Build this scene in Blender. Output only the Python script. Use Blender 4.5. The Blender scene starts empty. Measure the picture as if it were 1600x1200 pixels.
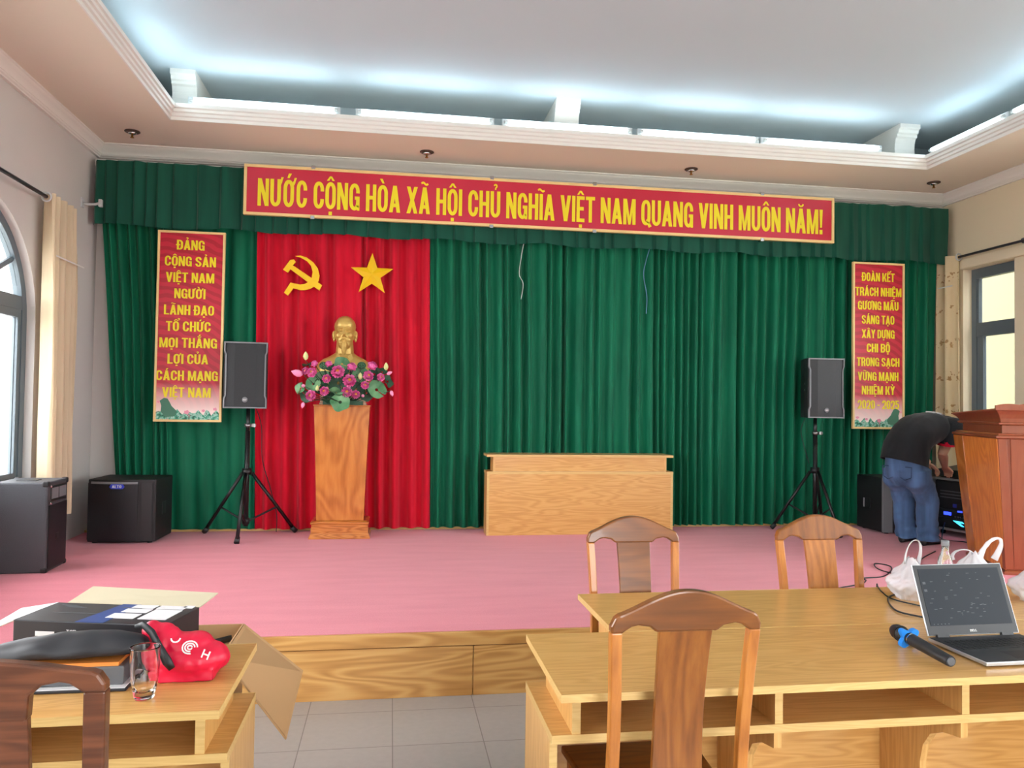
import bpy, bmesh, math, random
from mathutils import Vector, Matrix, noise
PI = math.pi
sc = bpy.context.scene
COL = sc.collection
# ------------------------------------------------------------------ camera
def cam_axes(yaw, pitch, roll):
    f = Vector((-math.sin(yaw)*math.cos(pitch), math.cos(yaw)*math.cos(pitch), math.sin(pitch)))
    r = Vector((math.cos(yaw), math.sin(yaw), 0)); u = r.cross(f)
    return r*math.cos(roll)+u*math.sin(roll), u*math.cos(roll)-r*math.sin(roll), f
R_, U_, F_ = cam_axes(-0.1527, 0.0268, 0.0144)
cd = bpy.data.cameras.new('camera'); cam = bpy.data.objects.new('camera', cd); COL.objects.link(cam)
M = Matrix.Identity(4)
for i in range(3):
    M[i][0], M[i][1], M[i][2] = R_[i], U_[i], -F_[i]
M.translation = (0, 0, 1.53)
cam.matrix_world = M
cd.sensor_fit = 'HORIZONTAL'; cd.sensor_width = 36; cd.lens = 36*1219.03/1600
cd.clip_start = .05; cd.clip_end = 200
sc.camera = cam
# ------------------------------------------------------------------ world, exposure
w = bpy.data.worlds.new('sky'); sc.world = w; w.use_nodes = True
bg = w.node_tree.nodes['Background']; bg.inputs[0].default_value = (.95, .98, 1, 1); bg.inputs[1].default_value = 5.5
vs = sc.view_settings
vs.view_transform = 'Standard'; vs.look = 'None'; vs.gamma = 1; vs.use_curve_mapping = False; vs.exposure = 1.22
TUBE_STRENGTH = 8
# ------------------------------------------------------------------ materials
def lin(c):
    return tuple(((x/255)/12.92 if x/255 <= .04045 else ((x/255+.055)/1.055)**2.4) for x in c)
def rgba(c): return (*lin(c), 1)
MATS = {}
def mat(name, col, rough=.5, metal=0, spec=.5, coat=0, sheen=0, trans=0, emis=None, es=0, alpha=1):
    m = bpy.data.materials.new(name); m.use_nodes = True
    p = m.node_tree.nodes['Principled BSDF']
    p.inputs['Base Color'].default_value = rgba(col); p.inputs['Roughness'].default_value = rough
    p.inputs['Metallic'].default_value = metal; p.inputs['Specular IOR Level'].default_value = spec
    p.inputs['Coat Weight'].default_value = coat; p.inputs['Sheen Weight'].default_value = sheen
    p.inputs['Transmission Weight'].default_value = trans; p.inputs['Alpha'].default_value = alpha
    if emis: p.inputs['Emission Color'].default_value = rgba(emis); p.inputs['Emission Strength'].default_value = es
    MATS[name] = m; return m
def nodes(m): return m.node_tree.nodes, m.node_tree.links, m.node_tree.nodes['Principled BSDF']
def coords(m, scale=(1, 1, 1), kind='Object', rot=(0, 0, 0)):
    n, l, p = nodes(m); tc = n.new('ShaderNodeTexCoord'); mp = n.new('ShaderNodeMapping')
    mp.inputs['Scale'].default_value = scale; mp.inputs['Rotation'].default_value = rot
    l.new(tc.outputs[kind], mp.inputs[0]); return mp.outputs[0]
def ramp(m, fac, stops):
    n, l, p = nodes(m); r = n.new('ShaderNodeValToRGB'); e = r.color_ramp.elements
    while len(e) < len(stops): e.new(.5)
    for x, (pos, c) in zip(e, stops): x.position = pos; x.color = rgba(c)
    l.new(fac, r.inputs[0]); return r.outputs[0]
def noisetex(m, vec, scale, detail=3, rough=.5, dist=0):
    n, l, p = nodes(m); t = n.new('ShaderNodeTexNoise'); t.inputs['Scale'].default_value = scale
    t.inputs['Detail'].default_value = detail; t.inputs['Roughness'].default_value = rough; t.inputs['Distortion'].default_value = dist
    l.new(vec, t.inputs['Vector']); return t.outputs[0]
def math_(m, op, a, b=None, c=None):
    n, l, p = nodes(m); t = n.new('ShaderNodeMath'); t.operation = op
    for i, x in enumerate((a, b, c)):
        if x is None: continue
        if isinstance(x, (int, float)): t.inputs[i].default_value = x
        else: l.new(x, t.inputs[i])
    return t.outputs[0]
def mix(m, fac, a, b, mode='MIX'):
    n, l, p = nodes(m); t = n.new('ShaderNodeMix'); t.data_type = 'RGBA'; t.blend_type = mode
    for s, x in ((0, fac), (6, a), (7, b)):
        if isinstance(x, (int, float)): t.inputs[s].default_value = x
        elif isinstance(x, tuple): t.inputs[s].default_value = rgba(x)
        else: l.new(x, t.inputs[s])
    return t.outputs[2]
def bump(m, h, strength=.3, dist=.01):
    n, l, p = nodes(m); b = n.new('ShaderNodeBump'); b.inputs['Strength'].default_value = strength; b.inputs['Distance'].default_value = dist
    l.new(h, b.inputs['Height']); l.new(b.outputs[0], p.inputs['Normal'])
def base(m, c): n, l, p = nodes(m); l.new(c, p.inputs['Base Color'])
def wood(name, dark, mid, light, grain='X', freq=1., rough=.35, coat=.1, figure=.5, stretch=9):
    m = mat(name, mid, rough, coat=coat)
    s = {'X': (1, stretch, stretch), 'Y': (stretch, 1, stretch), 'Z': (stretch, stretch, 1)}[grain]
    v = coords(m, s)
    a = noisetex(m, v, .9*freq, 2, .45, .4)
    k = math_(m, 'SINE', math_(m, 'MULTIPLY', a, 70))
    k = math_(m, 'MULTIPLY_ADD', k, .5, .5)
    s2 = tuple(x*(1 if x == 1 else 4) for x in s)
    f = noisetex(m, coords(m, s2), 3*freq, 4, .6)
    t = math_(m, 'ADD', math_(m, 'MULTIPLY', k, figure), math_(m, 'MULTIPLY', f, 1-figure))
    base(m, ramp(m, t, [(.15, dark), (.5, mid), (.85, light)]))
    bump(m, f, .04, .002)
    return m
def fabric(name, col, var=.25, rough=.85, sheen=.25, weave=220, transl=0):
    m = mat(name, col, rough, spec=.2, sheen=sheen)
    d = tuple(c*(1-var) for c in col)
    f = noisetex(m, coords(m, (6, 6, .5)), 2, 3)
    base(m, ramp(m, f, [(.3, d), (.7, col)]))
    w_ = noisetex(m, coords(m), weave, 2); bump(m, w_, .12, .002)
    if transl:
        n, l, p = nodes(m); tr = n.new('ShaderNodeBsdfTranslucent'); tr.inputs[0].default_value = rgba(col)
        mx = n.new('ShaderNodeMixShader'); mx.inputs[0].default_value = transl
        l.new(p.outputs[0], mx.inputs[1]); l.new(tr.outputs[0], mx.inputs[2]); l.new(mx.outputs[0], n['Material Output'].inputs[0])
    return m
m_wall = mat('wall_paint', (212, 206, 202), .8, spec=.2); base(m_wall, ramp(m_wall, noisetex(m_wall, coords(m_wall), .8, 3), [(.3, (206, 200, 196)), (.7, (214, 208, 204))]))
m_wallr = mat('wall_paint_cream', (226, 212, 184), .8, spec=.2)
m_soffit = mat('soffit_paint', (232, 222, 206), .85, spec=.15)
m_ceil = mat('upper_ceiling_paint', (194, 205, 212), .85, spec=.15)
m_white = mat('white_moulding', (232, 228, 222), .6)
m_tile = mat('floor_tile_grey', (158, 152, 148), .3)
def tile_setup(m):
    n, l, p = nodes(m); v = coords(m); br = n.new('ShaderNodeTexBrick'); br.offset = 0; br.squash = 1
    mp = br.inputs['Vector'].links
    n2 = n.new('ShaderNodeVectorMath'); n2.operation = 'ADD'; n2.inputs[1].default_value = (.378+4.1, -4.123+8.2, 0)
    l.new(v, n2.inputs[0]); l.new(n2.outputs[0], br.inputs['Vector'])
    br.inputs['Scale'].default_value = 1; br.inputs['Brick Width'].default_value = .41; br.inputs['Row Height'].default_value = .402
    br.inputs['Mortar Size'].default_value = .0025; br.inputs['Mortar Smooth'].default_value = .1
    br.inputs['Color1'].default_value = rgba((160, 154, 150)); br.inputs['Color2'].default_value = rgba((166, 160, 155)); br.inputs['Mortar'].default_value = rgba((112, 104, 100))
    f = noisetex(m, v, 30, 3); base(m, mix(m, .12, br.outputs[0], ramp(m, f, [(.3, (130, 125, 122)), (.7, (175, 170, 166))])))
tile_setup(m_tile)
m_carpet = mat('pink_carpet', (222, 122, 138), .95, spec=.1, sheen=.2)
base(m_carpet, mix(m_carpet, .5, ramp(m_carpet, noisetex(m_carpet, coords(m_carpet), 160, 3, .7), [(.3, (204, 108, 124)), (.7, (234, 136, 152))]), ramp(m_carpet, noisetex(m_carpet, coords(m_carpet, (.6, 3, 1)), 3, 4), [(.35, (214, 116, 132)), (.65, (226, 128, 144))])))
bump(m_carpet, noisetex(m_carpet, coords(m_carpet), 260, 2), .3, .004)
m_pine = wood('pine_fascia', (182, 128, 66), (204, 150, 84), (218, 170, 104), 'X', .8, .4, .1, .5, 8)
m_oak = wood('oak_laminate', (196, 142, 76), (212, 160, 92), (222, 174, 108), 'X', 1.3, .3, .15, .35, 10)
m_oakz = wood('oak_laminate_upright', (200, 148, 82), (214, 164, 96), (224, 178, 112), 'Z', 1.3, .35, .1, .35, 10)
m_oakedge = wood('oak_edge_band', (204, 164, 98), (214, 176, 110), (222, 188, 124), 'X', 2, .4, 0, .3, 10)
m_chair = wood('chair_brown_wood', (98, 56, 22), (122, 70, 28), (142, 86, 36), 'X', 1.0, .28, .3, .3, 5)
m_chairz = wood('chair_brown_wood_upright', (108, 60, 22), (138, 80, 30), (158, 98, 40), 'Z', 1.0, .28, .3, .3, 5)
m_chairdark = wood('chair_dark_wood', (72, 38, 22), (98, 54, 32), (118, 68, 42), 'X', 1.2, .35, .2, .4, 8)
m_chairor = wood('chair_amber_wood', (150, 88, 36), (182, 112, 48), (204, 134, 62), 'Z', 1.2, .28, .3, .3, 5)
m_burl = wood('burl_veneer', (160, 88, 32), (192, 114, 48), (210, 134, 62), 'Z', 1.3, .25, .4, .3, 1.7)
m_burlh = wood('pedestal_base_wood', (150, 84, 36), (190, 114, 50), (208, 134, 66), 'X', 1.6, .25, .5, .4, 7)
m_redwood = wood('lectern_red_wood', (132, 64, 38), (142, 72, 44), (152, 82, 52), 'Z', .8, .3, .3, .15, 4)
m_amber = wood('lectern_amber_panel', (196, 104, 40), (222, 134, 58), (236, 156, 76), 'Z', 1.0, .35, .2, .3, 5)
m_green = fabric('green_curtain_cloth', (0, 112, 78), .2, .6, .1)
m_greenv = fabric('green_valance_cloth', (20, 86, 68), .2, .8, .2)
m_red = fabric('red_curtain_cloth', (220, 4, 44), .15, .65, .15)
m_beige = fabric('beige_drape_cloth', (236, 216, 184), .08, .8, .1, 220, .22)
m_goldframe = mat('cream_gold_frame', (238, 204, 140), .4)
m_bred = mat('banner_red_print', (198, 34, 62), .35); base(m_bred, ramp(m_bred, noisetex(m_bred, coords(m_bred), 1.2, 2), [(.3, (194, 28, 56)), (.7, (204, 42, 70))]))
m_yel = mat('yellow_lettering', (240, 220, 24), .5)
m_yelstar = mat('yellow_emblem_paint', (244, 196, 8), .45)
m_black = mat('black_plastic', (26, 27, 30), .45)
m_blackt = mat('black_textured_cabinet', (24, 25, 28), .6); bump(m_blackt, noisetex(m_blackt, coords(m_blackt), 160, 2), .4, .004)
m_amp = mat('charcoal_vinyl', (66, 68, 74), .55); bump(m_amp, noisetex(m_amp, coords(m_amp), 200, 2), .6, .004)
m_grille = mat('black_steel_grille', (38, 40, 46), .5)
def mesh_look(m, sc_=260, a=(8, 9, 11), b=(25, 27, 33)):
    n, l, p = nodes(m); v = n.new('ShaderNodeTexVoronoi'); v.inputs['Scale'].default_value = sc_; l.new(coords(m), v.inputs['Vector'])
    base(m, ramp(m, v.outputs['Distance'], [(.25, a), (.5, b)]))
mesh_look(m_grille)
m_greytrim = mat('grey_trim', (120, 122, 126), .4)
m_chrome = mat('chrome', (205, 205, 208), .18, 1)
m_steel = mat('satin_steel', (150, 150, 152), .35, 1)
m_blackmetal = mat('black_powder_coat', (30, 30, 32), .3, .3)
m_gold = mat('gold_paint', (204, 168, 92), .38, .4)
m_brass = mat('brass', (190, 140, 70), .3, 1)
m_darkring = mat('dark_ring', (70, 52, 44), .5)
m_plinth = wood('pale_plinth_wood', (176, 130, 104), (206, 166, 138), (222, 188, 162), 'X', 1.4, .4, .1, .4, 8)
m_petal = mat('lotus_pink', (246, 120, 190), .55, spec=.3); base(m_petal, ramp(m_petal, noisetex(m_petal, coords(m_petal), 14, 2), [(.3, (244, 96, 180)), (.7, (255, 170, 220))]))
m_petalp = mat('lotus_pale_pink', (240, 150, 190), .55)
m_stamen = mat('stamen_yellow', (246, 196, 70), .6)
m_leafg = mat('lotus_leaf_green', (92, 150, 100), .5); base(m_leafg, ramp(m_leafg, noisetex(m_leafg, coords(m_leafg), 9, 3), [(.3, (44, 104, 64)), (.7, (122, 172, 122))]))
m_leafd = mat('lotus_leaf_dark', (40, 78, 54), .55)
m_budg = mat('bud_pale_green', (214, 220, 150), .55)
m_skin = mat('skin', (208, 160, 132), .55, spec=.3)
m_hair = mat('black_hair', (22, 20, 20), .6)
m_shirt = fabric('black_shirt_cloth', (34, 35, 38), .15, .9, .1)
m_cuff = fabric('red_rib_cuff', (204, 20, 50), .1, .9, .1)
m_jean = fabric('blue_denim', (84, 114, 156), .3, .9, .1)
m_denimdark = fabric('denim_seam', (58, 80, 112), .2, .9, .1)
m_shoe = mat('black_shoe_leather', (24, 22, 24), .5)
m_print = mat('white_shirt_print', (210, 210, 208), .7)
m_frame = mat('blue_grey_window_frame', (92, 104, 112), .4)
m_glass = mat('window_glass', (255, 255, 255), .0, trans=1); MATS['window_glass'].node_tree.nodes['Principled BSDF'].inputs['IOR'].default_value = 1.02
m_clear = mat('clear_glass', (255, 255, 255), .0, trans=1); MATS['clear_glass'].node_tree.nodes['Principled BSDF'].inputs['IOR'].default_value = 1.3
m_rod = mat('dark_rod', (44, 46, 56), .35)
m_tube = mat('lit_tube', (255, 255, 255), .4, emis=(214, 244, 255), es=TUBE_STRENGTH)
m_capw = mat('lamp_cap', (200, 200, 200), .4)
m_bag = mat('white_plastic_film', (236, 234, 238), .3, spec=.5, alpha=.62)
m_pet = mat('clear_bottle_plastic', (240, 245, 250), .05, trans=.9)
m_redbag = mat('red_pouch_nylon', (216, 14, 58), .4, spec=.5)
m_blackbag = mat('black_pouch_nylon', (34, 34, 40), .5)
m_card = mat('brown_cardboard', (186, 148, 108), .85, spec=.1)
m_cardin = mat('pale_cardboard', (196, 184, 158), .85, spec=.1)
m_boxp = mat('black_box_print', (32, 30, 36), .45)
m_boxb = mat('blue_box_print', (36, 66, 132), .45)
m_label = mat('white_label', (226, 222, 224), .6)
m_grey = mat('mid_grey_plastic', (92, 94, 98), .5)
m_orange = mat('orange_card', (232, 140, 60), .6)
m_scr = mat('dark_laptop_screen', (40, 44, 50), .45, spec=.15, emis=(70, 78, 88), es=.05)
m_scri = mat('screen_icon', (58, 63, 69), .4, emis=(120, 128, 136), es=.05)
m_alu = mat('silver_laptop_shell', (196, 198, 202), .3, .8)
m_laptop = mat('graphite_laptop', (40, 42, 46), .45)
m_key = mat('laptop_key', (24, 25, 28), .5)
m_blue = mat('blue_rubber', (20, 132, 226), .45)
m_bluel = mat('blue_badge', (40, 60, 190), .4)
m_led = mat('blue_display', (30, 40, 230), .3, emis=(40, 60, 255), es=1.6)
m_ledc = mat('cyan_display', (60, 190, 255), .3, emis=(60, 200, 255), es=1.4)
m_cream = mat('cream_exterior_wall', (112, 108, 84), .8, spec=.1)
m_greyext = mat('grey_exterior_wall', (104, 104, 100), .8, spec=.1)
m_ground = mat('pale_paving', (200, 198, 190), .8, spec=.1)
# ------------------------------------------------------------------ mesh helpers
class MB:
    def __init__(s): s.bm = bmesh.new()
    def face(s, vs, mi=0):
        try: f = s.bm.faces.new(vs); f.material_index = mi; return f
        except ValueError: return None
    def box(s, x0, x1, y0, y1, z0, z1, mi=0):
        v = [s.bm.verts.new((x, y, z)) for x in (x0, x1) for y in (y0, y1) for z in (z0, z1)]
        for q in ((0, 1, 3, 2), (4, 6, 7, 5), (0, 4, 5, 1), (2, 3, 7, 6), (0, 2, 6, 4), (1, 5, 7, 3)): s.face([v[i] for i in q], mi)
        return s
    def hexa(s, P, mi=0):   # 8 points: bottom ring 4, top ring 4
        v = [s.bm.verts.new(p) for p in P]
        s.face(v[:4][::-1], mi); s.face(v[4:], mi)
        for i in range(4): j = (i+1) % 4; s.face([v[i], v[j], v[j+4], v[i+4]], mi)
        return s
    def prism(s, pts, fn, d0, d1, mi=0):
        a = [s.bm.verts.new(fn(x, y, d0)) for x, y in pts]; b = [s.bm.verts.new(fn(x, y, d1)) for x, y in pts]
        s.face(a[::-1], mi); s.face(b, mi); n = len(pts)
        for i in range(n): j = (i+1) % n; s.face([a[i], a[j], b[j], b[i]], mi)
        return s
    def loft(s, rings, cap0=True, cap1=True, closed=False, mi=0):
        R = [[s.bm.verts.new(p) for p in r] for r in rings]; n = len(R[0])
        pairs = list(zip(R, R[1:])) + ([(R[-1], R[0])] if closed else [])
        for a, b in pairs:
            for i in range(n): j = (i+1) % n; s.face([a[i], a[j], b[j], b[i]], mi)
        if not closed:
            if cap0: s.face(R[0][::-1], mi)
            if cap1: s.face(R[-1], mi)
        return s
    def tube(s, pts, r, n=8, closed=False, mi=0, flat=1.):
        P = [Vector(p) for p in pts]; rr = r if isinstance(r, (list, tuple)) else [r]*len(P)
        rings = []; up = None
        for i, p in enumerate(P):
            t = (P[(i+1) % len(P)] - P[i-1]) if closed else (P[min(i+1, len(P)-1)] - P[max(i-1, 0)])
            t.normalize()
            if up is None:
                up = Vector((0, 0, 1)) if abs(t.z) < .9 else Vector((0, 1, 0))
            a = t.cross(up)
            if a.length < 1e-6: a = t.orthogonal()
            a.normalize(); b = a.cross(t).normalized(); up = b
            rings.append([p + (a*math.cos(2*PI*k/n)*flat + b*math.sin(2*PI*k/n))*rr[i] for k in range(n)])
        return s.loft(rings, closed=closed, mi=mi)
    def cyl(s, p, q, r, r2=None, n=16, mi=0): return s.tube([p, q], [r, r if r2 is None else r2], n, mi=mi)
    def lathe(s, prof, c=(0, 0, 0), n=24, mi=0, cap=True):
        rings = [[(c[0]+r*math.cos(2*PI*k/n), c[1]+r*math.sin(2*PI*k/n), c[2]+z) for k in range(n)] for r, z in prof]
        return s.loft(rings, cap, cap, mi=mi)
    def ball(s, c, r, nu=16, nv=10, rot=None, mi=0):
        r = (r, r, r) if isinstance(r, (int, float)) else r; c = Vector(c); rings = []
        for j in range(nv+1):
            th = PI*(j+.02 if j == 0 else j-.02 if j == nv else j)/nv
            ring = []
            for k in range(nu):
                ph = 2*PI*k/nu; v = Vector((r[0]*math.sin(th)*math.cos(ph), r[1]*math.sin(th)*math.sin(ph), -r[2]*math.cos(th)))
                ring.append(c + (rot @ v if rot else v))
            rings.append(ring)
        return s.loft(rings, mi=mi)
    def grid(s, fn, nu, nv, mi=0):
        V = [[s.bm.verts.new(fn(i/nu, j/nv)) for i in range(nu+1)] for j in range(nv+1)]
        for j in range(nv):
            for i in range(nu): s.face([V[j][i], V[j][i+1], V[j+1][i+1], V[j+1][i]], mi)
        return s
    def mesh(s, name, fix=True):
        if fix: bmesh.ops.recalc_face_normals(s.bm, faces=s.bm.faces)
        me = bpy.data.meshes.new(name); s.bm.to_mesh(me); s.bm.free(); return me
def link(name, me, m, parent=None, smooth=False, bevel=0, label=None, loc=None):
    o = bpy.data.objects.new(name, me); COL.objects.link(o)
    for x in (m if isinstance(m, (list, tuple)) else [m]): me.materials.append(x)
    if smooth:
        me.polygons.foreach_set('use_smooth', [True]*len(me.polygons))
    if parent: o.parent = parent
    if label: o['label'] = label
    if loc: o.location = loc
    if bevel:
        b = o.modifiers.new('edge', 'BEVEL'); b.width = bevel; b.segments = 2; b.limit_method = 'ANGLE'; b.angle_limit = .7
    return o
def obj(name, mb, m, parent=None, smooth=False, bevel=0, label=None, loc=None, fix=True):
    me = mb.mesh(name, fix)
    o = link(name, me, m, parent, smooth, bevel, label, loc)
    if smooth == 'auto':
        try: me.set_sharp_from_angle(angle=.6)
        except Exception: pass
    return o
def tag(o, label=None, cat=None, group=None, kind=None):
    if label: o['label'] = label
    if cat: o['category'] = cat
    if group: o['group'] = group
    if kind: o['kind'] = kind
    return o
def thing(name, label, cat, loc=(0, 0, 0), rz=0, group=None):
    o = bpy.data.objects.new(name, None); COL.objects.link(o); o.empty_display_size = .1
    o.location = loc; o.rotation_euler = (0, 0, rz); return tag(o, label, cat, group)
def struct(o): o['kind'] = 'structure'; return o
def dup(root, loc, rz=0, label=None, group=None):
    r = root.copy(); COL.objects.link(r); r.location = loc; r.rotation_euler = (0, 0, rz)
    if label: r['label'] = label
    if group: r['group'] = group
    for ch in list(root.children):
        c = ch.copy(); COL.objects.link(c); c.parent = r
        for g in ch.children: d = g.copy(); COL.objects.link(d); d.parent = c
    return r
def evaluated(me, mods):
    o = bpy.data.objects.new('tmp_shape', me); COL.objects.link(o)
    for t, kw in mods:
        md = o.modifiers.new(t, t)
        for k, v in kw.items(): setattr(md, k, v)
    dg = bpy.context.evaluated_depsgraph_get(); dg.update()
    out = bpy.data.meshes.new_from_object(o.evaluated_get(dg)); bpy.data.objects.remove(o); bpy.data.meshes.remove(me)
    return out
def organic(name, mb, voxel, smooth_it, m, parent=None, disp=None, label=None, paint=None):
    me = evaluated(mb.mesh(name), [('REMESH', dict(mode='VOXEL', voxel_size=voxel)), ('SMOOTH', dict(factor=.5, iterations=smooth_it))])
    me.name = name; me.materials.clear()
    if disp:
        ns = [v.normal.copy() for v in me.vertices]
        for v, nn in zip(me.vertices, ns): v.co = v.co + nn*disp(v.co)
        me.update()
    o = link(name, me, m, parent, True, label=label)
    if paint:
        for p in me.polygons: p.material_index = paint(p.center)
    return o
# condensed bold capitals drawn as broad strokes on a letter height of 1
import unicodedata
SW, SH_ = .152, .135
def arcp(cx, cy, rx, ry, a0, a1, n=8): return [(cx+rx*math.cos(math.radians(a0+(a1-a0)*i/n)), cy+ry*math.sin(math.radians(a0+(a1-a0)*i/n))) for i in range(n+1)]
def stroke(pts, closed=False, wx=SW, wy=SH_):
    """quads along a path; the width is wx across upright runs and wy across level runs"""
    n = len(pts); nr = []
    for i in range(n):
        p, q = (pts[i-1], pts[(i+1) % n]) if closed else (pts[max(i-1, 0)], pts[min(i+1, n-1)])
        dx, dy = q[0]-p[0], q[1]-p[1]; L = math.hypot(dx, dy) or 1; nr.append((-dy/L*wx/2, dx/L*wy/2))
    out = []
    for i in range(n if closed else n-1):
        j = (i+1) % n; a, b, u, v = pts[i], pts[j], nr[i], nr[j]
        out.append([(a[0]-u[0], a[1]-u[1]), (b[0]-v[0], b[1]-v[1]), (b[0]+v[0], b[1]+v[1]), (a[0]+u[0], a[1]+u[1])])
    return out
def R(x0, y0, x1, y1): return [[(x0, y0), (x1, y0), (x1, y1), (x0, y1)]]
def dia(xa, ya, xb, yb, w=SW*1.06): return [[(xa, ya), (xa+w, ya), (xb+w, yb), (xb, yb)]]
def _o(w, a0, a1, close=False):
    h, k = SW/2, SH_/2; rx, ry = w/2-h, .24
    full = arcp(w/2, 1-k-ry, rx, ry, 0, 180, 12)+arcp(w/2, k+ry, rx, ry, 180, 360, 12)
    if close: return stroke(full, True)
    P = [(w-h, a0)]+full[:]+[(w-h, a1)]
    return stroke(P)
def glyph(c):
    w, s_, t = .45, SW, SH_
    if c == 'A': return .50, dia(0, 0, .17, 1)+dia(.50-SW*1.06, 0, .17, 1)+R(.10, .20, .40, .20+t)
    if c in 'BPR':
        out = R(0, 0, s_, 1); h, k = s_/2, t/2; m = .53 if c == 'B' else .46
        out += stroke([(s_, 1-k), (w*.55, 1-k)]+arcp(w*.55, (1-k+m)/2, w*.45-h, (1-k-m)/2, 90, -90, 10)+[(s_, m)])
        if c == 'B': out += stroke([(s_, m), (w*.55, m)]+arcp(w*.55, (k+m)/2, w*.45-h, (m-k)/2, 90, -90, 10)+[(s_, k)])
        if c == 'R': out += [[(w-s_-.01, 0), (w+.01, 0), (w-.03, .42), (w-s_-.05, .46)]]
        return w, out
    if c in 'CG':
        h, k = s_/2, t/2; full = arcp(w/2, 1-k-.24, w/2-h, .24, 0, 180, 12)+arcp(w/2, k+.24, w/2-h, .24, 180, 360, 12)
        out = stroke([(w-h, .64)]+full+[(w-h, .36 if c == 'C' else .48)])
        if c == 'G': out += R(w*.52, .40, w, .40+t*.9)+R(w-s_*.75, 0, w, .40)
        return w, out
    if c in 'DĐ':
        h, k = s_/2, t/2; out = R(0, 0, s_, 1)+stroke([(s_*.5, 1-k), (w*.45, 1-k)]+arcp(w*.45, .72-k, w*.55-h, .28, 90, 0, 8)+arcp(w*.45, .28+k, w*.55-h, .28, 0, -90, 8)+[(s_*.5, k)])
        return w, out+(R(-.07, .45, .24, .45+t*.8) if c == 'Đ' else [])
    if c in 'EFL':
        w = .38; out = R(0, 0, s_, 1)
        if c != 'F': out += R(s_, 0, w, t)
        if c != 'L': out += R(s_, 1-t, w, 1)+R(s_, .45, w-.04, .45+t)
        return w, out
    if c == 'H': return w, R(0, 0, s_, 1)+R(w-s_, 0, w, 1)+R(s_, .44, w-s_, .44+t)
    if c == 'I': return s_, R(0, 0, s_, 1)
    if c == 'K': return .48, R(0, 0, s_, 1)+dia(s_, .36, .48-SW, 1, SW)+dia(.33, 0, .16, .55, SW*1.1)
    if c == 'M': return .60, R(0, 0, s_, 1)+R(.60-s_, 0, .60, 1)+[[(s_*.4, 1), (.245, .0), (.355, .0), (s_*1.15, 1)], [(.60-s_*.4, 1), (.60-s_*1.15, 1), (.245, .0), (.355, .0)]]
    if c == 'N': return .47, R(0, 0, s_*.95, 1)+R(.47-s_*.95, 0, .47, 1)+[[(0, 1), (s_*1.05, 1), (.47, 0), (.47-s_*1.05, 0)]]
    if c == 'O': return w, _o(w, 0, 0, True)
    if c == '0': return .43, _o(.43, 0, 0, True)
    if c == 'Q': return w, _o(w, 0, 0, True)+[[(w*.5, .20), (w*.66, .27), (w+.06, -.03), (w-.08, -.09)]]
    if c == 'S':
        h, k = s_/2, t/2; q = .225
        return w, stroke([(w-h, .70)]+arcp(w/2, 1-k-q+.02, w/2-h, q-.02, 0, 180, 10)+[(h+.005, .68), (h+.05, .58), (w/2, .5), (w-h-.05, .42), (w-h-.005, .32)]+arcp(w/2, k+q-.02, w/2-h, q-.02, 0, -180, 10)+[(h, .30)])
    if c == 'T': return .44, R(0, 1-t, .44, 1)+R(.22-s_/2, 0, .22+s_/2, 1-t)
    if c == 'U': return w, R(0, .28, s_, 1)+R(w-s_, .28, w, 1)+stroke(arcp(w/2, .28, w/2-s_/2, .28-t/2, 180, 360, 14))
    if c == 'V': return .49, dia(0, 1, .165, 0)+dia(.49-SW*1.06, 1, .165, 0)
    if c == 'X': return .49, dia(0, 0, .33, 1)+dia(.33, 0, 0, 1)
    if c == 'Y': return .48, R(.24-s_/2, 0, .24+s_/2, .45)+[[(0, 1), (s_*1.05, 1), (.24+s_/2, .42), (.24-s_/2, .42)], [(.48, 1), (.48-s_*1.05, 1), (.24-s_/2, .42), (.24+s_/2, .42)]]
    if c == '2':
        k = t/2; return .42, stroke([(s_/2, .68)]+arcp(.21, .76, .21-s_/2, .24-k, 180, 0, 10)+[(.42-s_/2, .66), (.30, .42), (.10, .12)])+R(0, 0, .42, t)
    if c == '5':
        k = t/2; return .42, R(.02, 1-t, .40, 1)+R(.02, .50, .02+s_*.9, 1)+stroke([(.05, .55), (.20, .62)]+arcp(.21, .35, .21-s_/2, .35-k-.0+.0-.0, 80, -10, 8)+arcp(.21, .28, .21-s_/2, .28-k, 0, -180, 8)+[(s_/2, .30)])
    if c == '-': return .26, R(0, .36, .26, .36+t)
    if c == '!': return .17, R(.01, 0, .16, .18)+[[(.0, 1), (.17, 1), (.13, .27), (.04, .27)]]
    return .25, []
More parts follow.
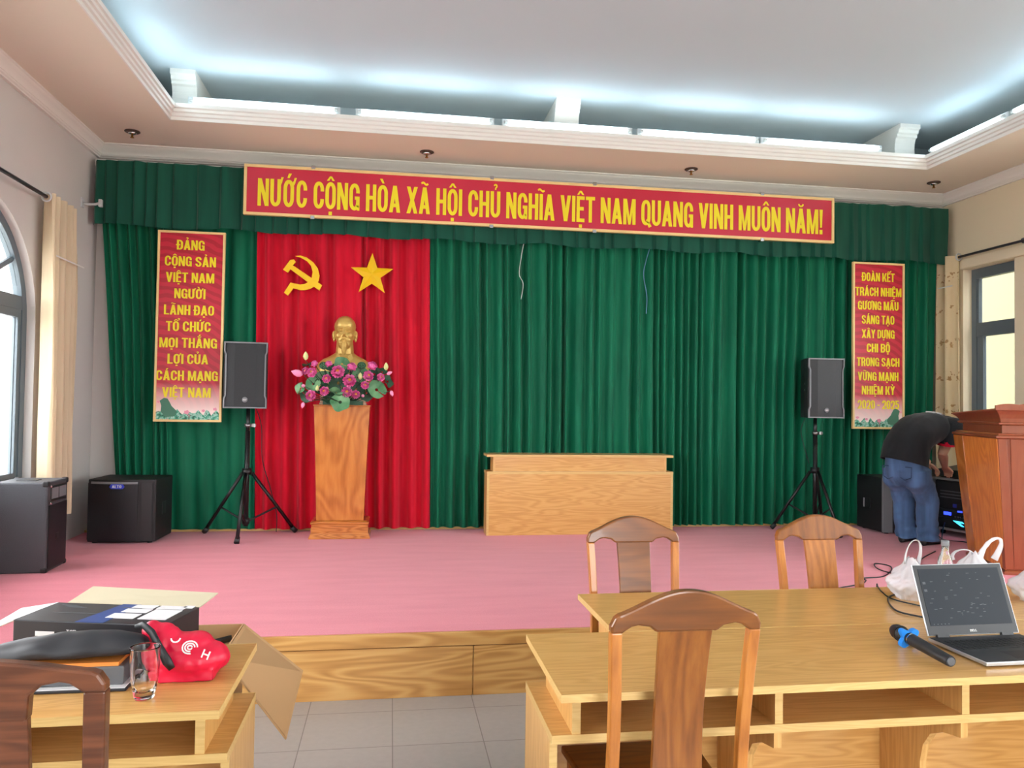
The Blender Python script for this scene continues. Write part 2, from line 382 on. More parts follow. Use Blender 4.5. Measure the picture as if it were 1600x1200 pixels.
def marks(base_, w, comb):
    out = []; c = w/2; circ = '\u0302' in comb; brv = '\u0306' in comb
    tone_x, tone_y = (c+.20, 1.10) if circ else (c, 1.20) if brv else (c, 1.06)
    if circ: out += [[(c-.17, 1.05), (c-.07, 1.05), (c+.045, 1.21), (c-.045, 1.21)], [(c+.17, 1.05), (c+.07, 1.05), (c-.045, 1.21), (c+.045, 1.21)]]
    if brv: out += stroke(arcp(c, 1.20, .12, .11, 190, 350, 8), wx=.07, wy=.07)
    for m_ in comb:
        if m_ == '\u0301': out += [[(tone_x-.07, tone_y), (tone_x+.02, tone_y), (tone_x+.12, tone_y+.17), (tone_x-.01, tone_y+.17)]]
        if m_ == '\u0300': out += [[(tone_x+.07, tone_y), (tone_x-.02, tone_y), (tone_x-.14, tone_y+.17), (tone_x-.01, tone_y+.17)]]
        if m_ == '\u0303': out += stroke([(tone_x-.15+.03*i, tone_y+.08+.04*math.sin(2*PI*i/10)) for i in range(11)], wx=.07, wy=.075)
        if m_ == '\u0309': out += stroke([(tone_x-.07, tone_y+.15)]+arcp(tone_x, tone_y+.14, .06, .055, 150, -60, 8)+[(tone_x, tone_y+.06), (tone_x, tone_y)], wx=.06, wy=.06)
        if m_ == '\u0323': out += R(c-.075, -.22, c+.075, -.09)
        if m_ == '\u031b':
            x_ = w-.02; out += [[(x_-.02, .86), (x_+.06, .90), (x_+.13, 1.08), (x_+.03, 1.08)], [(x_-.05, .84), (x_+.02, .80), (x_+.08, .92), (x_-.02, .95)]]
    return out
def layout(body):
    x, out = 0, []
    for ch in body:
        if ch == ' ': x += .22; continue
        d = unicodedata.normalize('NFD', ch); w, g = glyph(d[0])
        for poly in g+marks(d[0], w, d[1:]): out.append([(x+p, q) for p, q in poly])
        x += w+.06+(.05 if '\u031b' in d else 0)
    return x-.06, out
def writing(body, name, m, parent, width, cap, place, bold=0, thick=.003, label=None):
    """lettering fitted to a width and a capital height; place(u, v, d) -> point, u from 0 to width, v up from the baseline"""
    L, polys = layout(body); x = 0; o = None
    for word in body.split(' '):   # each word a part of its own
        wl, polys = layout(word); mb = MB()
        for k, poly in enumerate(polys):
            mb.prism(poly, lambda p, q, d: place((x+p)/L*width, q*cap, d), 0, thick*(1+.08*(k % 5)))
        o = obj(name, mb, m, parent, label=label); x += wl+.06+.22
    return o
ZS, BY, XL, XR = .332, 7.60, -2.696, 5.843
YB = -2.6
# ------------------------------------------------------------------ room shell
struct(obj('floor', MB().box(-3.1, 6.3, YB, 4.2, -.1, 0), m_tile))
stage = struct(obj('stage', MB().box(XL, XR, 4.150, BY, .30, ZS), m_carpet))
st = MB().box(XL, XR, 4.124, 4.150, .262, ZS); obj('fascia_board', st, m_pine, stage, bevel=.003)
k = XL
for x in (-1.9, .45, 2.7, XR): obj('fascia_board', MB().box(k+.002, x-.002, 4.130, 4.155, 0, .258), m_pine, stage, bevel=.002); k = x
obj('fascia_backing', MB().box(XL, XR, 4.145, 4.3, 0, .30), m_pine, stage)
obj('curtain_floor_strip', MB().box(XL, XR, 7.515, BY, ZS, .352), m_oakedge, stage)
struct(obj('wall_back', MB().box(-3.0, 6.2, BY, BY+.2, 0, 4.7), m_wall))
def wall_with_hole(x0, x1, holes, name, m):
    """a side wall between x0 and x1 whose openings (y0, y1, z0, z1, arch) are real holes"""
    mb = MB(); ys = YB
    for y0, y1, z0, z1, arch in sorted(holes):
        mb.box(x0, x1, ys, y0, 0, 4.7); mb.box(x0, x1, y0, y1, 0, z0)
        if not arch: mb.box(x0, x1, y0, y1, z1, 4.7)
        else:
            r = (y1-y0)/2; cy = (y0+y1)/2; n = 24
            pts = [(cy-r*math.cos(PI*i/n), z1+r*math.sin(PI*i/n)) for i in range(n+1)] + [(y1, 4.7), (y0, 4.7)]
            for i in range(n):
                a, b = pts[i], pts[i+1]
                mb.prism([a, b, (b[0], 4.7), (a[0], 4.7)], lambda p, q, d: (d, p, q), x0, x1)
        ys = y1
    mb.box(x0, x1, ys, BY, 0, 4.7)
    return struct(obj(name, mb, m))
WL = (4.78, 6.42, .85, 2.12, True)
wall_with_hole(XL-.22, XL, [WL, (1.9, 3.54, .85, 2.12, True), (-1.0, .64, .85, 2.12, True)], 'wall_left', m_wall)  # only WL is in view; the further openings are added for more daylight
wall_with_hole(XR, XR+.22, [(6.59, 7.265, 1.1, 3.0, False), (3.2, 5.2, .9, 3.0, False), (.2, 2.2, .9, 3.0, False), (-2.2, -.4, .9, 3.0, False)], 'wall_right', m_wallr)  # openings after the narrow window are unseen, added to let in daylight
struct(obj('wall_front', MB().box(-2.9, .6, YB-.2, YB, 0, 4.7).box(2.6, 6.05, YB-.2, YB, 0, 4.7).box(.6, 2.6, YB-.2, YB, 2.6, 4.7), m_wall))  # unseen wall behind the camera, added to cut daylight from the rear
struct(obj('wall_outside', MB().box(7.6, 7.7, 6.0, 9.85, -1, 5), m_cream))
struct(obj('wall_outside_grey', MB().box(7.5, 7.7, 4.0, 6.0, -1, 5).box(7.58, 7.62, 9.85, 16, -1, 5), m_greyext))
struct(obj('ground_outside', MB().box(-40, 40, -40, 50, -1.2, -1), m_ground))
CX0, CX1, CY, ZC, ZU = -1.848, 5.021, 6.717, 3.836, 4.30
sf = MB().box(XL, CX0, YB, BY, ZC, ZC+.06).box(CX1, XR, YB, BY, ZC, ZC+.06).box(CX0, CX1, CY, BY, ZC, ZC+.06)
struct(obj('ceiling', sf, m_soffit))
struct(obj('ceiling_upper', MB().box(-2.6, 5.75, YB, 7.5, ZU, ZU+.1), m_ceil))
struct(obj('ceiling_recess_wall', MB().box(-2.6, 5.75, 7.43, 7.5, ZC+.06, ZU).box(-2.6, -2.5, YB, 7.43, ZC+.06, ZU).box(5.67, 5.75, YB, 7.43, ZC+.06, ZU), m_ceil))
# stepped moulding round the recess
def cove():
    mb = MB()
    prof = [(0, ZC-.004), (-.012, ZC-.004), (-.012, ZC+.022), (-.026, ZC+.03), (-.026, ZC+.052), (-.040, ZC+.06), (-.040, ZC+.082), (-.054, ZC+.09), (-.054, ZC+.122), (-.02, ZC+.122), (0, ZC+.10)]
    rings = []
    for x, y in ((CX0, YB), (CX0, CY), (CX1, CY), (CX1, YB)):
        ring = []
        for d, z in prof:
            px = x - d if x == CX0 else x + d
            py = y if y == YB else y + d
            ring.append((px, py, z))
        rings.append(ring)
    mb.loft(rings)
    return mb
struct(obj('trim_1', cove(), m_white))
def cornice():
    mb = MB()
    prof = [(0, 3.836), (.17, 3.836), (.17, 3.826), (.155, 3.82), (.15, 3.812), (.13, 3.80), (.10, 3.782), (.085, 3.765), (.083, 3.757), (.075, 3.755), (.07, 3.745), (.05, 3.738), (.045, 3.73), (0, 3.73)]
    rings = []
    for x, y in ((XL, YB), (XL, BY), (XR, BY), (XR, YB)):
        ring = []
        for d, z in prof:
            e = d*.6
            ring.append((x+e if x == XL else x-e, y if y == YB else y-d, z))
        rings.append(ring)
    return mb.loft(rings)
struct(obj('trim_2', cornice(), m_white, smooth='auto'))
for i, x in enumerate((-1.878, 1.415, 4.80)):
    wd = (.20, .225, .212)[i]
    pts = [(7.43, ZU), (6.80, ZU), (6.80, 4.262), (6.825, 4.25), (6.83, 4.222), (6.85, 4.212), (6.85, 4.19), (6.872, 4.178), (6.885, 4.13), (6.89, 4.08), (6.88, 4.02), (6.86, 3.97), (6.84, 3.93), (6.84, 3.896), (7.43, 3.896)]
    o = obj('ceiling_bracket', MB().prism(pts, lambda p, q, d: (d, p, q), x, x+wd), m_white); struct(o)
# fluorescent tubes on the moulding
TG = 'fluorescent tubes along the ceiling recess'
tme = tcm = None
def tube_lamp(a, b, label):
    a, b = Vector(a), Vector(b); d = (b-a).normalized(); t = thing('fluorescent_tube', label, 'lamp', a, group=TG)
    L = (b-a)
    obj('glass_tube', MB().cyl(d*.03, L-d*.03, .017, n=10), m_tube, t, True)
    for p, q in ((Vector(), d*.03), (L-d*.03, L)): obj('end_cap', MB().cyl(p, q, .016, n=10), m_capw, t)
    dx, dy = abs(L.x), abs(L.y)
    bt_ = MB().box(-.02, dx+.02, .022, .05, -.06, .034) if dx > .1 else MB().box(.022, .05, -.02, dy+.02, -.06, .034) if a.x > 0 else MB().box(-.05, -.022, -.02, dy+.02, -.06, .034)
    obj('batten', bt_, m_capw, t)
TZ = 4.022
words_ = ['first lit fluorescent tube from the left above the stage front moulding', 'second lit fluorescent tube from the left on the front moulding', 'lit fluorescent tube just below the middle ceiling bracket', 'fourth lit fluorescent tube from the left on the front moulding', 'lit fluorescent tube ending beside the right ceiling bracket']
for (x0, x1), s in zip(((-1.70, -.50), (-.33, .83), (.94, 2.09), (2.18, 3.31), (3.37, 4.56)), words_): tube_lamp((x0, 6.745, TZ), (x1, 6.745, TZ), s)
tube_lamp((-1.875, 5.83, TZ), (-1.875, 6.70, TZ), 'lit fluorescent tube on the left moulding nearest the corner bracket')
tube_lamp((-1.875, 4.5, TZ), (-1.875, 5.70, TZ), 'lit fluorescent tube on the left moulding at the top edge of the photo')
tube_lamp((5.05, 5.80, TZ), (5.05, 6.72, TZ), 'lit fluorescent tube on the right moulding nearest the corner bracket')
tube_lamp((5.05, 4.55, TZ), (5.05, 5.72, TZ), 'lit fluorescent tube on the right moulding at the right edge of the photo')
for y0 in (3.2, 1.9, .6, -.7):
    tube_lamp((-1.875, y0, TZ), (-1.875, y0+1.2, TZ), 'fluorescent tube on the left moulding above the seats, out of the photo')
    tube_lamp((5.05, y0, TZ), (5.05, y0+1.2, TZ), 'fluorescent tube on the right moulding above the seats, out of the photo')
for (x, y), s in zip(((-2.246, 7.075), (.277, 7.124), (2.822, 7.141), (5.366, 7.081)), ('brass ceiling sprinkler above the left end of the green valance', 'brass ceiling sprinkler above the left half of the long red banner', 'brass ceiling sprinkler above the right half of the long red banner', 'brass ceiling sprinkler above the right end of the green valance')):
    t = thing('ceiling_sprinkler', s, 'sprinkler', (x, y, ZC), group='ceiling sprinklers over the stage')
    obj('ring', MB().lathe([(.03, 0), (.062, 0), (.064, -.006), (.055, -.012), (.03, -.010)], n=24), m_darkring, t, True)
    obj('cup', MB().lathe([(.03, -.004), (.036, -.02), (.022, -.028), (.006, -.028)], n=20), m_chrome, t, True)
    obj('nozzle', MB().lathe([(.009, -.02), (.009, -.05), (.016, -.054), (.016, -.058), (.004, -.058)], n=14), m_brass, t, True)
# ------------------------------------------------------------------ windows
def arched_window(name, hole):
    y0, y1, z0, z1, _ = hole; r = (y1-y0)/2; cy = (y0+y1)/2; x = XL-.09
    root = struct(obj(name, MB().box(x-.028, x+.028, y0+.071, y1-.071, z1+.12-.05, z1+.12+.05), m_frame))
    mb = MB(); n = 28; pr = [(-.035, -.03), (.035, -.03), (.035, .03), (-.035, .03)]
    mb.loft([[(x+d, cy-(r-.035+e)*math.cos(PI*i/n), z1+(r-.035+e)*math.sin(PI*i/n)) for e, d in pr] for i in range(n+1)])
    for y in (y0, y1-.07): mb.box(x-.03, x+.03, y, y+.07, z0, z1)
    mb.box(x-.03, x+.03, y0, y1, z0, z0+.07)
    obj('window_frame', mb, m_frame, root)
    mb = MB(); zt = z1+.12
    for a in (35, 72, 108, 145):
        a = math.radians(a); mb.cyl((x, cy+.28*math.cos(a), zt+.22*math.sin(a)), (x, cy+(r-.05)*math.cos(a), z1+(r-.05)*math.sin(a)), .022, n=6)
    mb.loft([[(x+d, cy-(.28+e)*math.cos(PI*i/12), zt+(.25+e)*math.sin(PI*i/12)) for e, d in ((-.02, -.02), (.02, -.02), (.02, .02), (-.02, .02))] for i in range(13)])
    obj('glazing_bar', mb, m_frame, root)
    for k in range(3):
        a = y0+.07+(y1-y0-.14)*k/3; b = y0+.07+(y1-y0-.14)*(k+1)/3
        mb = MB()
        mb.box(x-.02, x+.02, a, a+.05, z0+.07, z1+.07); mb.box(x-.02, x+.02, b-.05, b, z0+.07, z1+.07); mb.box(x-.02, x+.02, a+.05, b-.05, z0+.07, z0+.12); mb.box(x-.02, x+.02, a+.05, b-.05, z1+.01, z1+.07)
        s = obj('sash', mb, m_frame, root); obj('pane', MB().box(x-.003, x+.003, a+.05, b-.05, z0+.12, z1+.01), m_glass, s)
    pts = [(cy-(r-.07)*math.cos(PI*i/n), z1+(r-.07)*math.sin(PI*i/n)) for i in range(n+1)]
    pts = [p for p in pts if p[1] > zt+.05]
    obj('fanlight_pane', MB().prism([(pts[0][0], zt+.04)]+pts+[(pts[-1][0], zt+.04)], lambda p, q, d: (d, p, q), x-.003, x+.003), m_glass, root)
    obj('window_sill', MB().box(XL-.2, XL+.03, y0-.03, y1+.03, z0-.04, z0), m_white, root)
arched_window('window_1', WL)
x = 5.94
w2 = struct(obj('window_2', MB().box(x+.002, x+.058, 6.521, 7.199, 2.30, 2.44), m_frame))
mb = MB().box(x, x+.06, 7.20, 7.34, 1.1, 3.04).box(x, x+.06, 6.45, 6.52, 1.1, 3.04).box(x, x+.06, 6.52, 7.20, 2.90, 3.04).box(x, x+.06, 6.52, 7.20, 1.1, 1.2)
obj('window_frame', mb, m_frame, w2)
s_ = obj('sash', MB().box(x+.01, x+.05, 7.12, 7.20, 1.2, 2.30).box(x+.01, x+.05, 6.52, 6.57, 1.2, 2.30), m_frame, w2)
obj('pane', MB().box(x+.028, x+.034, 6.57, 7.12, 1.2, 2.30), m_glass, s_)
s_ = obj('sash', MB().box(x+.01, x+.05, 7.175, 7.20, 2.44, 2.90).box(x+.01, x+.05, 6.52, 6.55, 2.44, 2.90), m_frame, w2)
obj('pane', MB().box(x+.028, x+.034, 6.55, 7.175, 2.44, 2.90), m_glass, s_)
o = obj('trim_3', MB().box(XR-.035, XR, 6.0, 7.28, 3.0, 3.11), m_wallr, bevel=.012); struct(o)
# ------------------------------------------------------------------ cloth
def pleats(L, mean, rnd):
    """random pleat phases along a length: list of (position, phase)"""
    out = [(0, 0)]; p = 0; ph = 0
    while p < L: p += mean*rnd.uniform(.55, 1.5); ph += 2*PI; out.append((p, ph))
    return out
def phase(tab, p):
    for (a, fa), (b, fb) in zip(tab, tab[1:]):
        if p <= b: return fa+(fb-fa)*(p-a)/(b-a)
    return tab[-1][1]
def drape(x0t, x1t, x0b, x1b, zt, zb, y, mean, amp, seed, nu, nv, wave=0, top=None, ease=1.0, along=None):
    """a pleated sheet hanging from zt to zb"""
    rnd = random.Random(seed); L = x1t-x0t; tab = pleats(L, mean, rnd); mods = [rnd.uniform(.5, 1.2) for _ in range(len(tab)+2)]
    ph = [phase(tab, L*i/nu) for i in range(nu+1)]
    def f(u, v):
        i = round(u*nu); t = v**ease; a = ph[i]; kx = int(a/(2*PI))
        mod = mods[kx]*(1-(a/(2*PI)-kx))+mods[kx+1]*(a/(2*PI)-kx)
        xx = (x0t+(x1t-x0t)*u)*(1-t)+(x0b+(x1b-x0b)*u)*t
        drift = noise.noise((u*L*2.1+seed, v*1.3, seed))*.03*v
        s = math.sin(a+.5*math.sin(a*.5+seed)+1.2*noise.noise((u*L*1.5, v*1.2, seed*2.)))
        s = math.copysign(abs(s)**.75, s)
        yy = amp*mod*s*(.75+.25*v) + .012*noise.noise((u*L*7, v*3, seed+5.))
        zz = zt+(zb-zt)*v + (wave*math.sin(a*.5+seed)*v if wave else 0) + (top(u)*(1-v) if top else 0)
        if along: return along(xx+drift, yy, zz)
        return (xx+drift, y+yy, zz)
    return MB().grid(f, nu, nv)
def cloth(name, mb, m, label, cat, group=None):
    o = obj(name, mb, m, smooth=True, fix=False); return tag(o, label, cat, group)
GC = 'green stage curtains'
cloth('stage_curtain', drape(-2.63, -2.05, -2.40, -1.95, 3.4, .36, 7.455, .09, .036, 3, 110, 24, ease=.8), m_green, 'green curtain gathered at the far left behind the black subwoofer and left slogan panel', 'curtain', GC)
cloth('stage_curtain', drape(-2.06, -1.262, -1.96, -1.228, 3.4, .356, 7.49, .16, .018, 8, 120, 20), m_green, 'flatter green curtain behind the left speaker stand beside the red curtain', 'curtain', GC)
cloth('red_curtain', drape(-1.258, .327, -1.222, .385, 3.4, .356, 7.465, .12, .055, 5, 260, 24), m_red, 'bright red pleated curtain behind the gold bust', 'curtain')
cloth('stage_curtain', drape(.332, 5.70, .39, 5.62, 3.4, .356, 7.475, .105, .052, 11, 900, 26), m_green, 'wide green pleated curtain behind the pale stage desk and right speaker', 'curtain', GC)
val = MB()
rv = random.Random(4)
def valance():
    L = 8.40; tab = pleats(L, .15, rv); nu = 1100; nv = 10
    ph = [phase(tab, L*i/nu) for i in range(nu+1)]; x0 = -2.655
    def f(u, v):
        i = round(u*nu); a = ph[i]; k = a/(2*PI) % 1
        s = (k*2-1) if k < .88 else (1-(k-.88)/.12*2)   # knife pleats
        amp = .008+.016*v
        yy = 7.35 + amp*s + .010*noise.noise((u*30, v*2, 1.))
        zb = 3.075+.012*math.sin(u*55)+.010*noise.noise((u*26, 0, 3.))
        zt = 3.655+.012*noise.noise((u*60, 0, 7.))
        if u < .004: yy += (.004-u)*20
        return (x0+L*u+.006*v*noise.noise((u*60, v, 2.)), yy, zt+(zb-zt)*v)
    return MB().grid(f, nu, nv)
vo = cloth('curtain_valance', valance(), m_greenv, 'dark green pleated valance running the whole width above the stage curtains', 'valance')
obj('batten', MB().box(-2.66, 5.74, 7.42, 7.46, 3.62, 3.68), m_white, vo)
# thin wires hanging in front of the green curtain
def wire(name, pts, r, m, label, cat, group=None, n=6, sub=8):
    P = [Vector(p) for p in pts]; out = []
    for i in range(len(P)-1):
        p0, p1, p2, p3 = P[max(i-1, 0)], P[i], P[i+1], P[min(i+2, len(P)-1)]
        for k in range(sub):
            t = k/sub
            out.append(.5*((2*p1)+(p2-p0)*t+(2*p0-5*p1+4*p2-p3)*t*t+(3*p1-p0-3*p2+p3)*t*t*t))
    out.append(P[-1])
    return tag(obj(name, MB().tube(out, r, n), m, smooth=True), label, cat, group)
m_wire = mat('pale_wire', (196, 204, 200), .5); m_wireb = mat('bluish_wire', (90, 130, 170), .5)
wire('hanging_wire', [(1.235, 7.40, 3.1), (1.21, 7.40, 2.95), (1.195, 7.40, 2.79), (1.235, 7.41, 2.70), (1.215, 7.40, 2.55)], .004, m_wire, 'thin pale wire hanging over the green curtain below the middle of the banner', 'wire')
wire('hanging_wire', [(2.50, 7.40, 3.1), (2.46, 7.40, 2.96), (2.44, 7.40, 2.83), (2.475, 7.40, 2.62), (2.47, 7.40, 2.45)], .004, m_wireb, 'thin bluish wire hanging over the green curtain below the right part of the banner', 'wire')
# window drapes
def side_drape(name, X, y0, y1, zt, zb, sgn, seed, label, m, y0b, y1b):
    o = cloth(name, drape(y0, y1, y0b, y1b, zt, zb, 0, .115, .07, seed, 110, 30, along=lambda a, d, z: (X+d, a, z)), m, label, 'curtain', 'beige window curtains')
    return o
m_emb = fabric('embroidered_drape_cloth', (238, 218, 178), .06, .8, .1, 220, .3)
def embroider(m):
    n, l, p = nodes(m); v = coords(m); sep = n.new('ShaderNodeSeparateXYZ'); l.new(v, sep.inputs[0])
    band = math_(m, 'ABSOLUTE', math_(m, 'SUBTRACT', math_(m, 'FRACT', math_(m, 'MULTIPLY', sep.outputs[2], 2.9)), .5))
    inb = math_(m, 'LESS_THAN', band, .14)
    nz = math_(m, 'GREATER_THAN', noisetex(m, v, 26, 2), .58)
    base(m, mix(m, math_(m, 'MULTIPLY', inb, nz), (238, 218, 178), (176, 128, 74)))
embroider(m_emb)
dl = side_drape('window_curtain', XL+.11, 6.30, 6.86, 3.075, .60, 1, 21, 'plain beige curtain bunched beside the arched window at the left', m_beige, 6.34, 6.86)
dr = side_drape('window_curtain', XR-.09, 7.24, 7.50, 3.15, .75, -1, 33, 'beige curtain with embroidered sprigs bunched beside the right window', m_emb, 7.24, 7.52)
def grommet(parent, c, ax):
    c = Vector(c); pts = [c+Vector((math.cos(a)*.032, 0, math.sin(a)*.032)) for a in [2*PI*i/20 for i in range(20)]]
    obj('grommet', MB().tube(pts, .008, 6, closed=True), m_capw, parent, True)
grommet(dl, (XL+.11, 6.28, 3.04), 0); grommet(dr, (XR-.09, 7.215, 3.12), 0)
obj('tie_band', MB().grid(lambda u, v: (XL+.175, 6.32+.54*u, 2.60+.012*v), 2, 1), m_white, dl)
obj('tie_band', MB().grid(lambda u, v: (XR-.142, 7.24+.25*u, 2.82+.012*v), 2, 1), m_white, dr)
t = thing('curtain_rod', 'dark curtain rod above the arched window at the left', 'curtain rod', (XL+.11, 6.275, 3.04))
obj('pole', MB().cyl((0, 0, 0), (0, -2.2, 0), .014, n=12), m_rod, t, True)
obj('bracket', MB().box(-.11, 0, -2.0, -1.97, -.015, .015), m_rod, t)
t = thing('curtain_rod', 'dark curtain rod above the narrow window at the right', 'curtain rod', (XR-.09, 7.215, 3.12))
obj('pole', MB().cyl((0, 0, 0), (0, -1.6, 0), .013, n=12), m_rod, t, True)
b_ = MB().box(.0, .09, -.905, -.86, -.025, .025).cyl((0, -.93, 0), (0, -.83, 0), .026, n=12); obj('bracket', b_, m_rod, t)
t = thing('wall_bracket', 'small white bent bracket on the left wall in front of the valance', 'bracket', (XL, 7.24, 3.235))
obj('plate', MB().box(0, .012, -.03, .03, -.04, .04), m_capw, t, bevel=.003)
obj('arm', MB().tube([(.01, 0, .0), (.05, 0, -.012), (.11, 0, -.008), (.15, 0, .004)], .011, 10), m_capw, t, True)
obj('hook', MB().box(.14, .168, -.02, .02, -.03, .035), m_capw, t, bevel=.004)
# ------------------------------------------------------------------ banner and slogan panels
def board(root, x0, x1, z0, z1, y, fw, face_m, thick=.03):
    obj('panel', MB().box(x0+fw*.4, x1-fw*.4, y, y+thick, z0+fw*.4, z1-fw*.4), face_m, root)
    fr = MB().box(x0, x1, y-.012, y+thick, z1-fw, z1).box(x0, x1, y-.012, y+thick, z0, z0+fw).box(x0, x0+fw, y-.012, y+thick, z0+fw, z1-fw).box(x1-fw, x1, y-.012, y+thick, z0+fw, z1-fw)
    obj('frame', fr, m_goldframe, root, bevel=.003)
BX0, BX1, BZ0, BZ1, BYY = -1.353, 4.398, 3.212, 3.672, 7.28
t = thing('slogan_banner', 'long horizontal red banner with yellow slogan and cream frame above the curtains', 'banner', (0, 0, 0))
board(t, BX0, BX1, BZ0, BZ1, BYY, .026, m_bred)
s = BYY/7.402
writing('NƯỚC CỘNG HÒA XÃ HỘI CHỦ NGHĨA VIỆT NAM QUANG VINH MUÔN NĂM!', 'lettering', m_yel, t, 5.505, .250, lambda u, v, d: (BX0+.122+u, BYY-.001-d, BZ0+.086+v), .03)
for x in (-.745, .9, 1.9, 3.62):
    for z in (BZ1, BZ0): obj('clip', MB().box(x-.018, x+.018, BYY-.016, BYY+.04, z-.016, z+.016), m_chrome, t, bevel=.003)
def slogan_mat(name, seed):
    m = mat(name, (186, 16, 46), .4); n, l, p = nodes(m)
    v = coords(m, kind='Generated'); sp = n.new('ShaderNodeSeparateXYZ'); l.new(v, sp.inputs[0])
    vo_ = coords(m); wv = n.new('ShaderNodeTexWave'); wv.wave_type = 'RINGS'; wv.rings_direction = 'SPHERICAL'; wv.inputs['Scale'].default_value = 4.5; wv.inputs['Distortion'].default_value = 4; wv.inputs['Detail'].default_value = 2; l.new(vo_, wv.inputs[0])
    red = ramp(m, wv.outputs[1], [(.35, (176, 12, 42)), (.6, (200, 24, 56))])
    return mix(m, ramp(m, sp.outputs[2], [(.05, (255, 255, 255)), (.20, (0, 0, 0))]), red, (250, 226, 220)), m
m_sl = slogan_mat('slogan_print', 1); base(m_sl[1], m_sl[0]); m_sl = m_sl[1]
m_lotusband = mat('lotus_band_print', (60, 130, 100), .5); base(m_lotusband, ramp(m_lotusband, noisetex(m_lotusband, coords(m_lotusband), 28, 3), [(.36, (20, 86, 66)), (.46, (64, 160, 128)), (.55, (170, 214, 200)), (.63, (40, 118, 84)), (.72, (236, 160, 180))]))
m_printpink = mat('print_pink', (232, 150, 172), .5); m_printleaf = mat('print_leaf', (64, 120, 96), .5)
PX, PZ = .575, 1.702
def slogan_panel(x0, label, lines, mirror):
    x1 = x0+PX; z0, z1 = 1.338, 3.040; y = 7.30
    t = thing('slogan_poster', label, 'banner', (x0, y, z0))
    board(t, 0, PX, 0, PZ, 0, .02, m_sl, .02)
    for body, u0, u1, zb in lines:
        writing(body, 'lettering', m_yel, t, (u1-u0)*PX, .088, lambda u, v, d: (u0*PX+u, -.001-d, zb*PZ+v), .03)
    top = [(0.02, .02)]+[(.02+(PX-.04)*i/24, .085+.02*math.sin(i*1.7)+.012*math.sin(i*4.1)) for i in range(25)]+[(PX-.02, .02)]
    fx = (lambda x: PX-x) if mirror else (lambda x: x)
    obj('lotus_print', MB().prism(top, lambda p, q, d: (p, d, q), -.002, .0), m_lotusband, t)
    lf = [(.06, .09), (.065, .14), (.05, .185), (.085, .21), (.115, .205), (.135, .17), (.15, .14), (.19, .10), (.18, .05), (.1, .04)]
    obj('leaf_print', MB().prism([(fx(a), b) for a, b in lf], lambda p, q, d: (p, d, q), -.004, -.0005), m_printleaf, t)
    for cx_, cz_, r in ((.28, .085, .022), (.42, .10, .014), (.52, .115, .016), (.04, .175, .012)):
        obj('lotus_flower_print', MB().prism([(fx(cx_)+r*(1+.15*math.cos(5*q))*math.cos(q), cz_+r*(.8+.15*math.cos(5*q))*math.sin(q)) for q in [2*PI*i/30 for i in range(30)]], lambda p, q, d: (p, d, q), -.005, -.001), m_printpink, t)
def pl(lines, xl, xr, yt, yb):
    return [(b, (a0-xl)/(xr-xl), (a1-xl)/(xr-xl), (yb-y)/(yb-yt)) for b, a0, a1, y in lines]
slogan_panel(-2.078, 'vertical red slogan panel with yellow lettering beside the left speaker', pl([('ĐẢNG', 276, 317, 391.3), ('CỘNG SẢN', 259, 334.5, 416.7), ('VIỆT NAM', 261, 332.5, 442), ('NGƯỜI', 274, 320, 467), ('LÃNH ĐẠO', 259.5, 333.5, 492.5), ('TỔ CHỨC', 263, 329, 518), ('MỌI THẮNG', 254, 339, 543.5), ('LỢI CỦA', 266.5, 326.5, 568.5), ('CÁCH MẠNG', 250.5, 341.5, 594.3), ('VIỆT NAM', 260, 331.5, 620.3)], 248, 348, 362, 658), False)
slogan_panel(4.62, 'vertical red slogan panel with yellow lettering dated 2020 - 2025 above the bending person', pl([('ĐOÀN KẾT', 1344, 1394, 438.5), ('TRÁCH NHIỆM', 1334, 1404.5, 461.8), ('GƯƠNG MẪU', 1338, 1400, 483.5), ('SÁNG TẠO', 1344, 1393.5, 505.7), ('XÂY DỰNG', 1344, 1394, 528), ('CHI BỘ', 1351.5, 1387, 550), ('TRONG SẠCH', 1336.5, 1401.5, 572), ('VỮNG MẠNH', 1338, 1400, 594.5), ('NHIỆM KỲ', 1344, 1394.5, 616.3), ('2020 - 2025', 1338, 1401, 638.7)], 1330, 1409, 409, 670), True)
# ------------------------------------------------------------------ emblems on the red curtain
def emblem_fn(p, q, d): return (p, 7.385-d, q)
star = MB(); cx, cz, Rs, r = -.203, 2.728, .205, .082
ring = [(cx+(Rs if i % 2 == 0 else r)*math.sin(PI*i/5), cz+(Rs if i % 2 == 0 else r)*math.cos(PI*i/5)) for i in range(10)]
a = [star.bm.verts.new((p, 7.40, q)) for p, q in ring]; b = [star.bm.verts.new((p, 7.388, q)) for p, q in ring]; c = star.bm.verts.new((cx, 7.345, cz))
star.face(a)
for i in range(10): j = (i+1) % 10; star.face([a[i], a[j], b[j], b[i]]); star.face([b[i], b[j], c])
tag(obj('yellow_star', star, m_yelstar), 'yellow five-pointed star on the red curtain above the bust', 'emblem')
t = thing('hammer_and_sickle', 'yellow hammer and sickle emblem on the red curtain left of the star', 'emblem', (-.826, 7.40, 2.695))
def em(px, pz): return ((px-580)/(690-470)*.32, (215-pz)/220*.32)
hf = lambda p, q, d: (p, -d, q)
blade = [(527, 92), (560, 88), (600, 100), (640, 128), (668, 165), (680, 210), (675, 245), (655, 278), (625, 297), (590, 308), (560, 308), (520, 297), (488, 345), (463, 328), (502, 262), (530, 268), (562, 273), (590, 268), (615, 252), (632, 225), (637, 190), (625, 150), (600, 122), (565, 102)]
obj('sickle', MB().prism([em(*p) for p in blade], hf, 0, .02), m_yelstar, t)
ham = [(455, 182), (485, 200), (500, 178), (680, 307), (697, 272), (515, 153), (532, 130), (520, 115), (497, 120)]
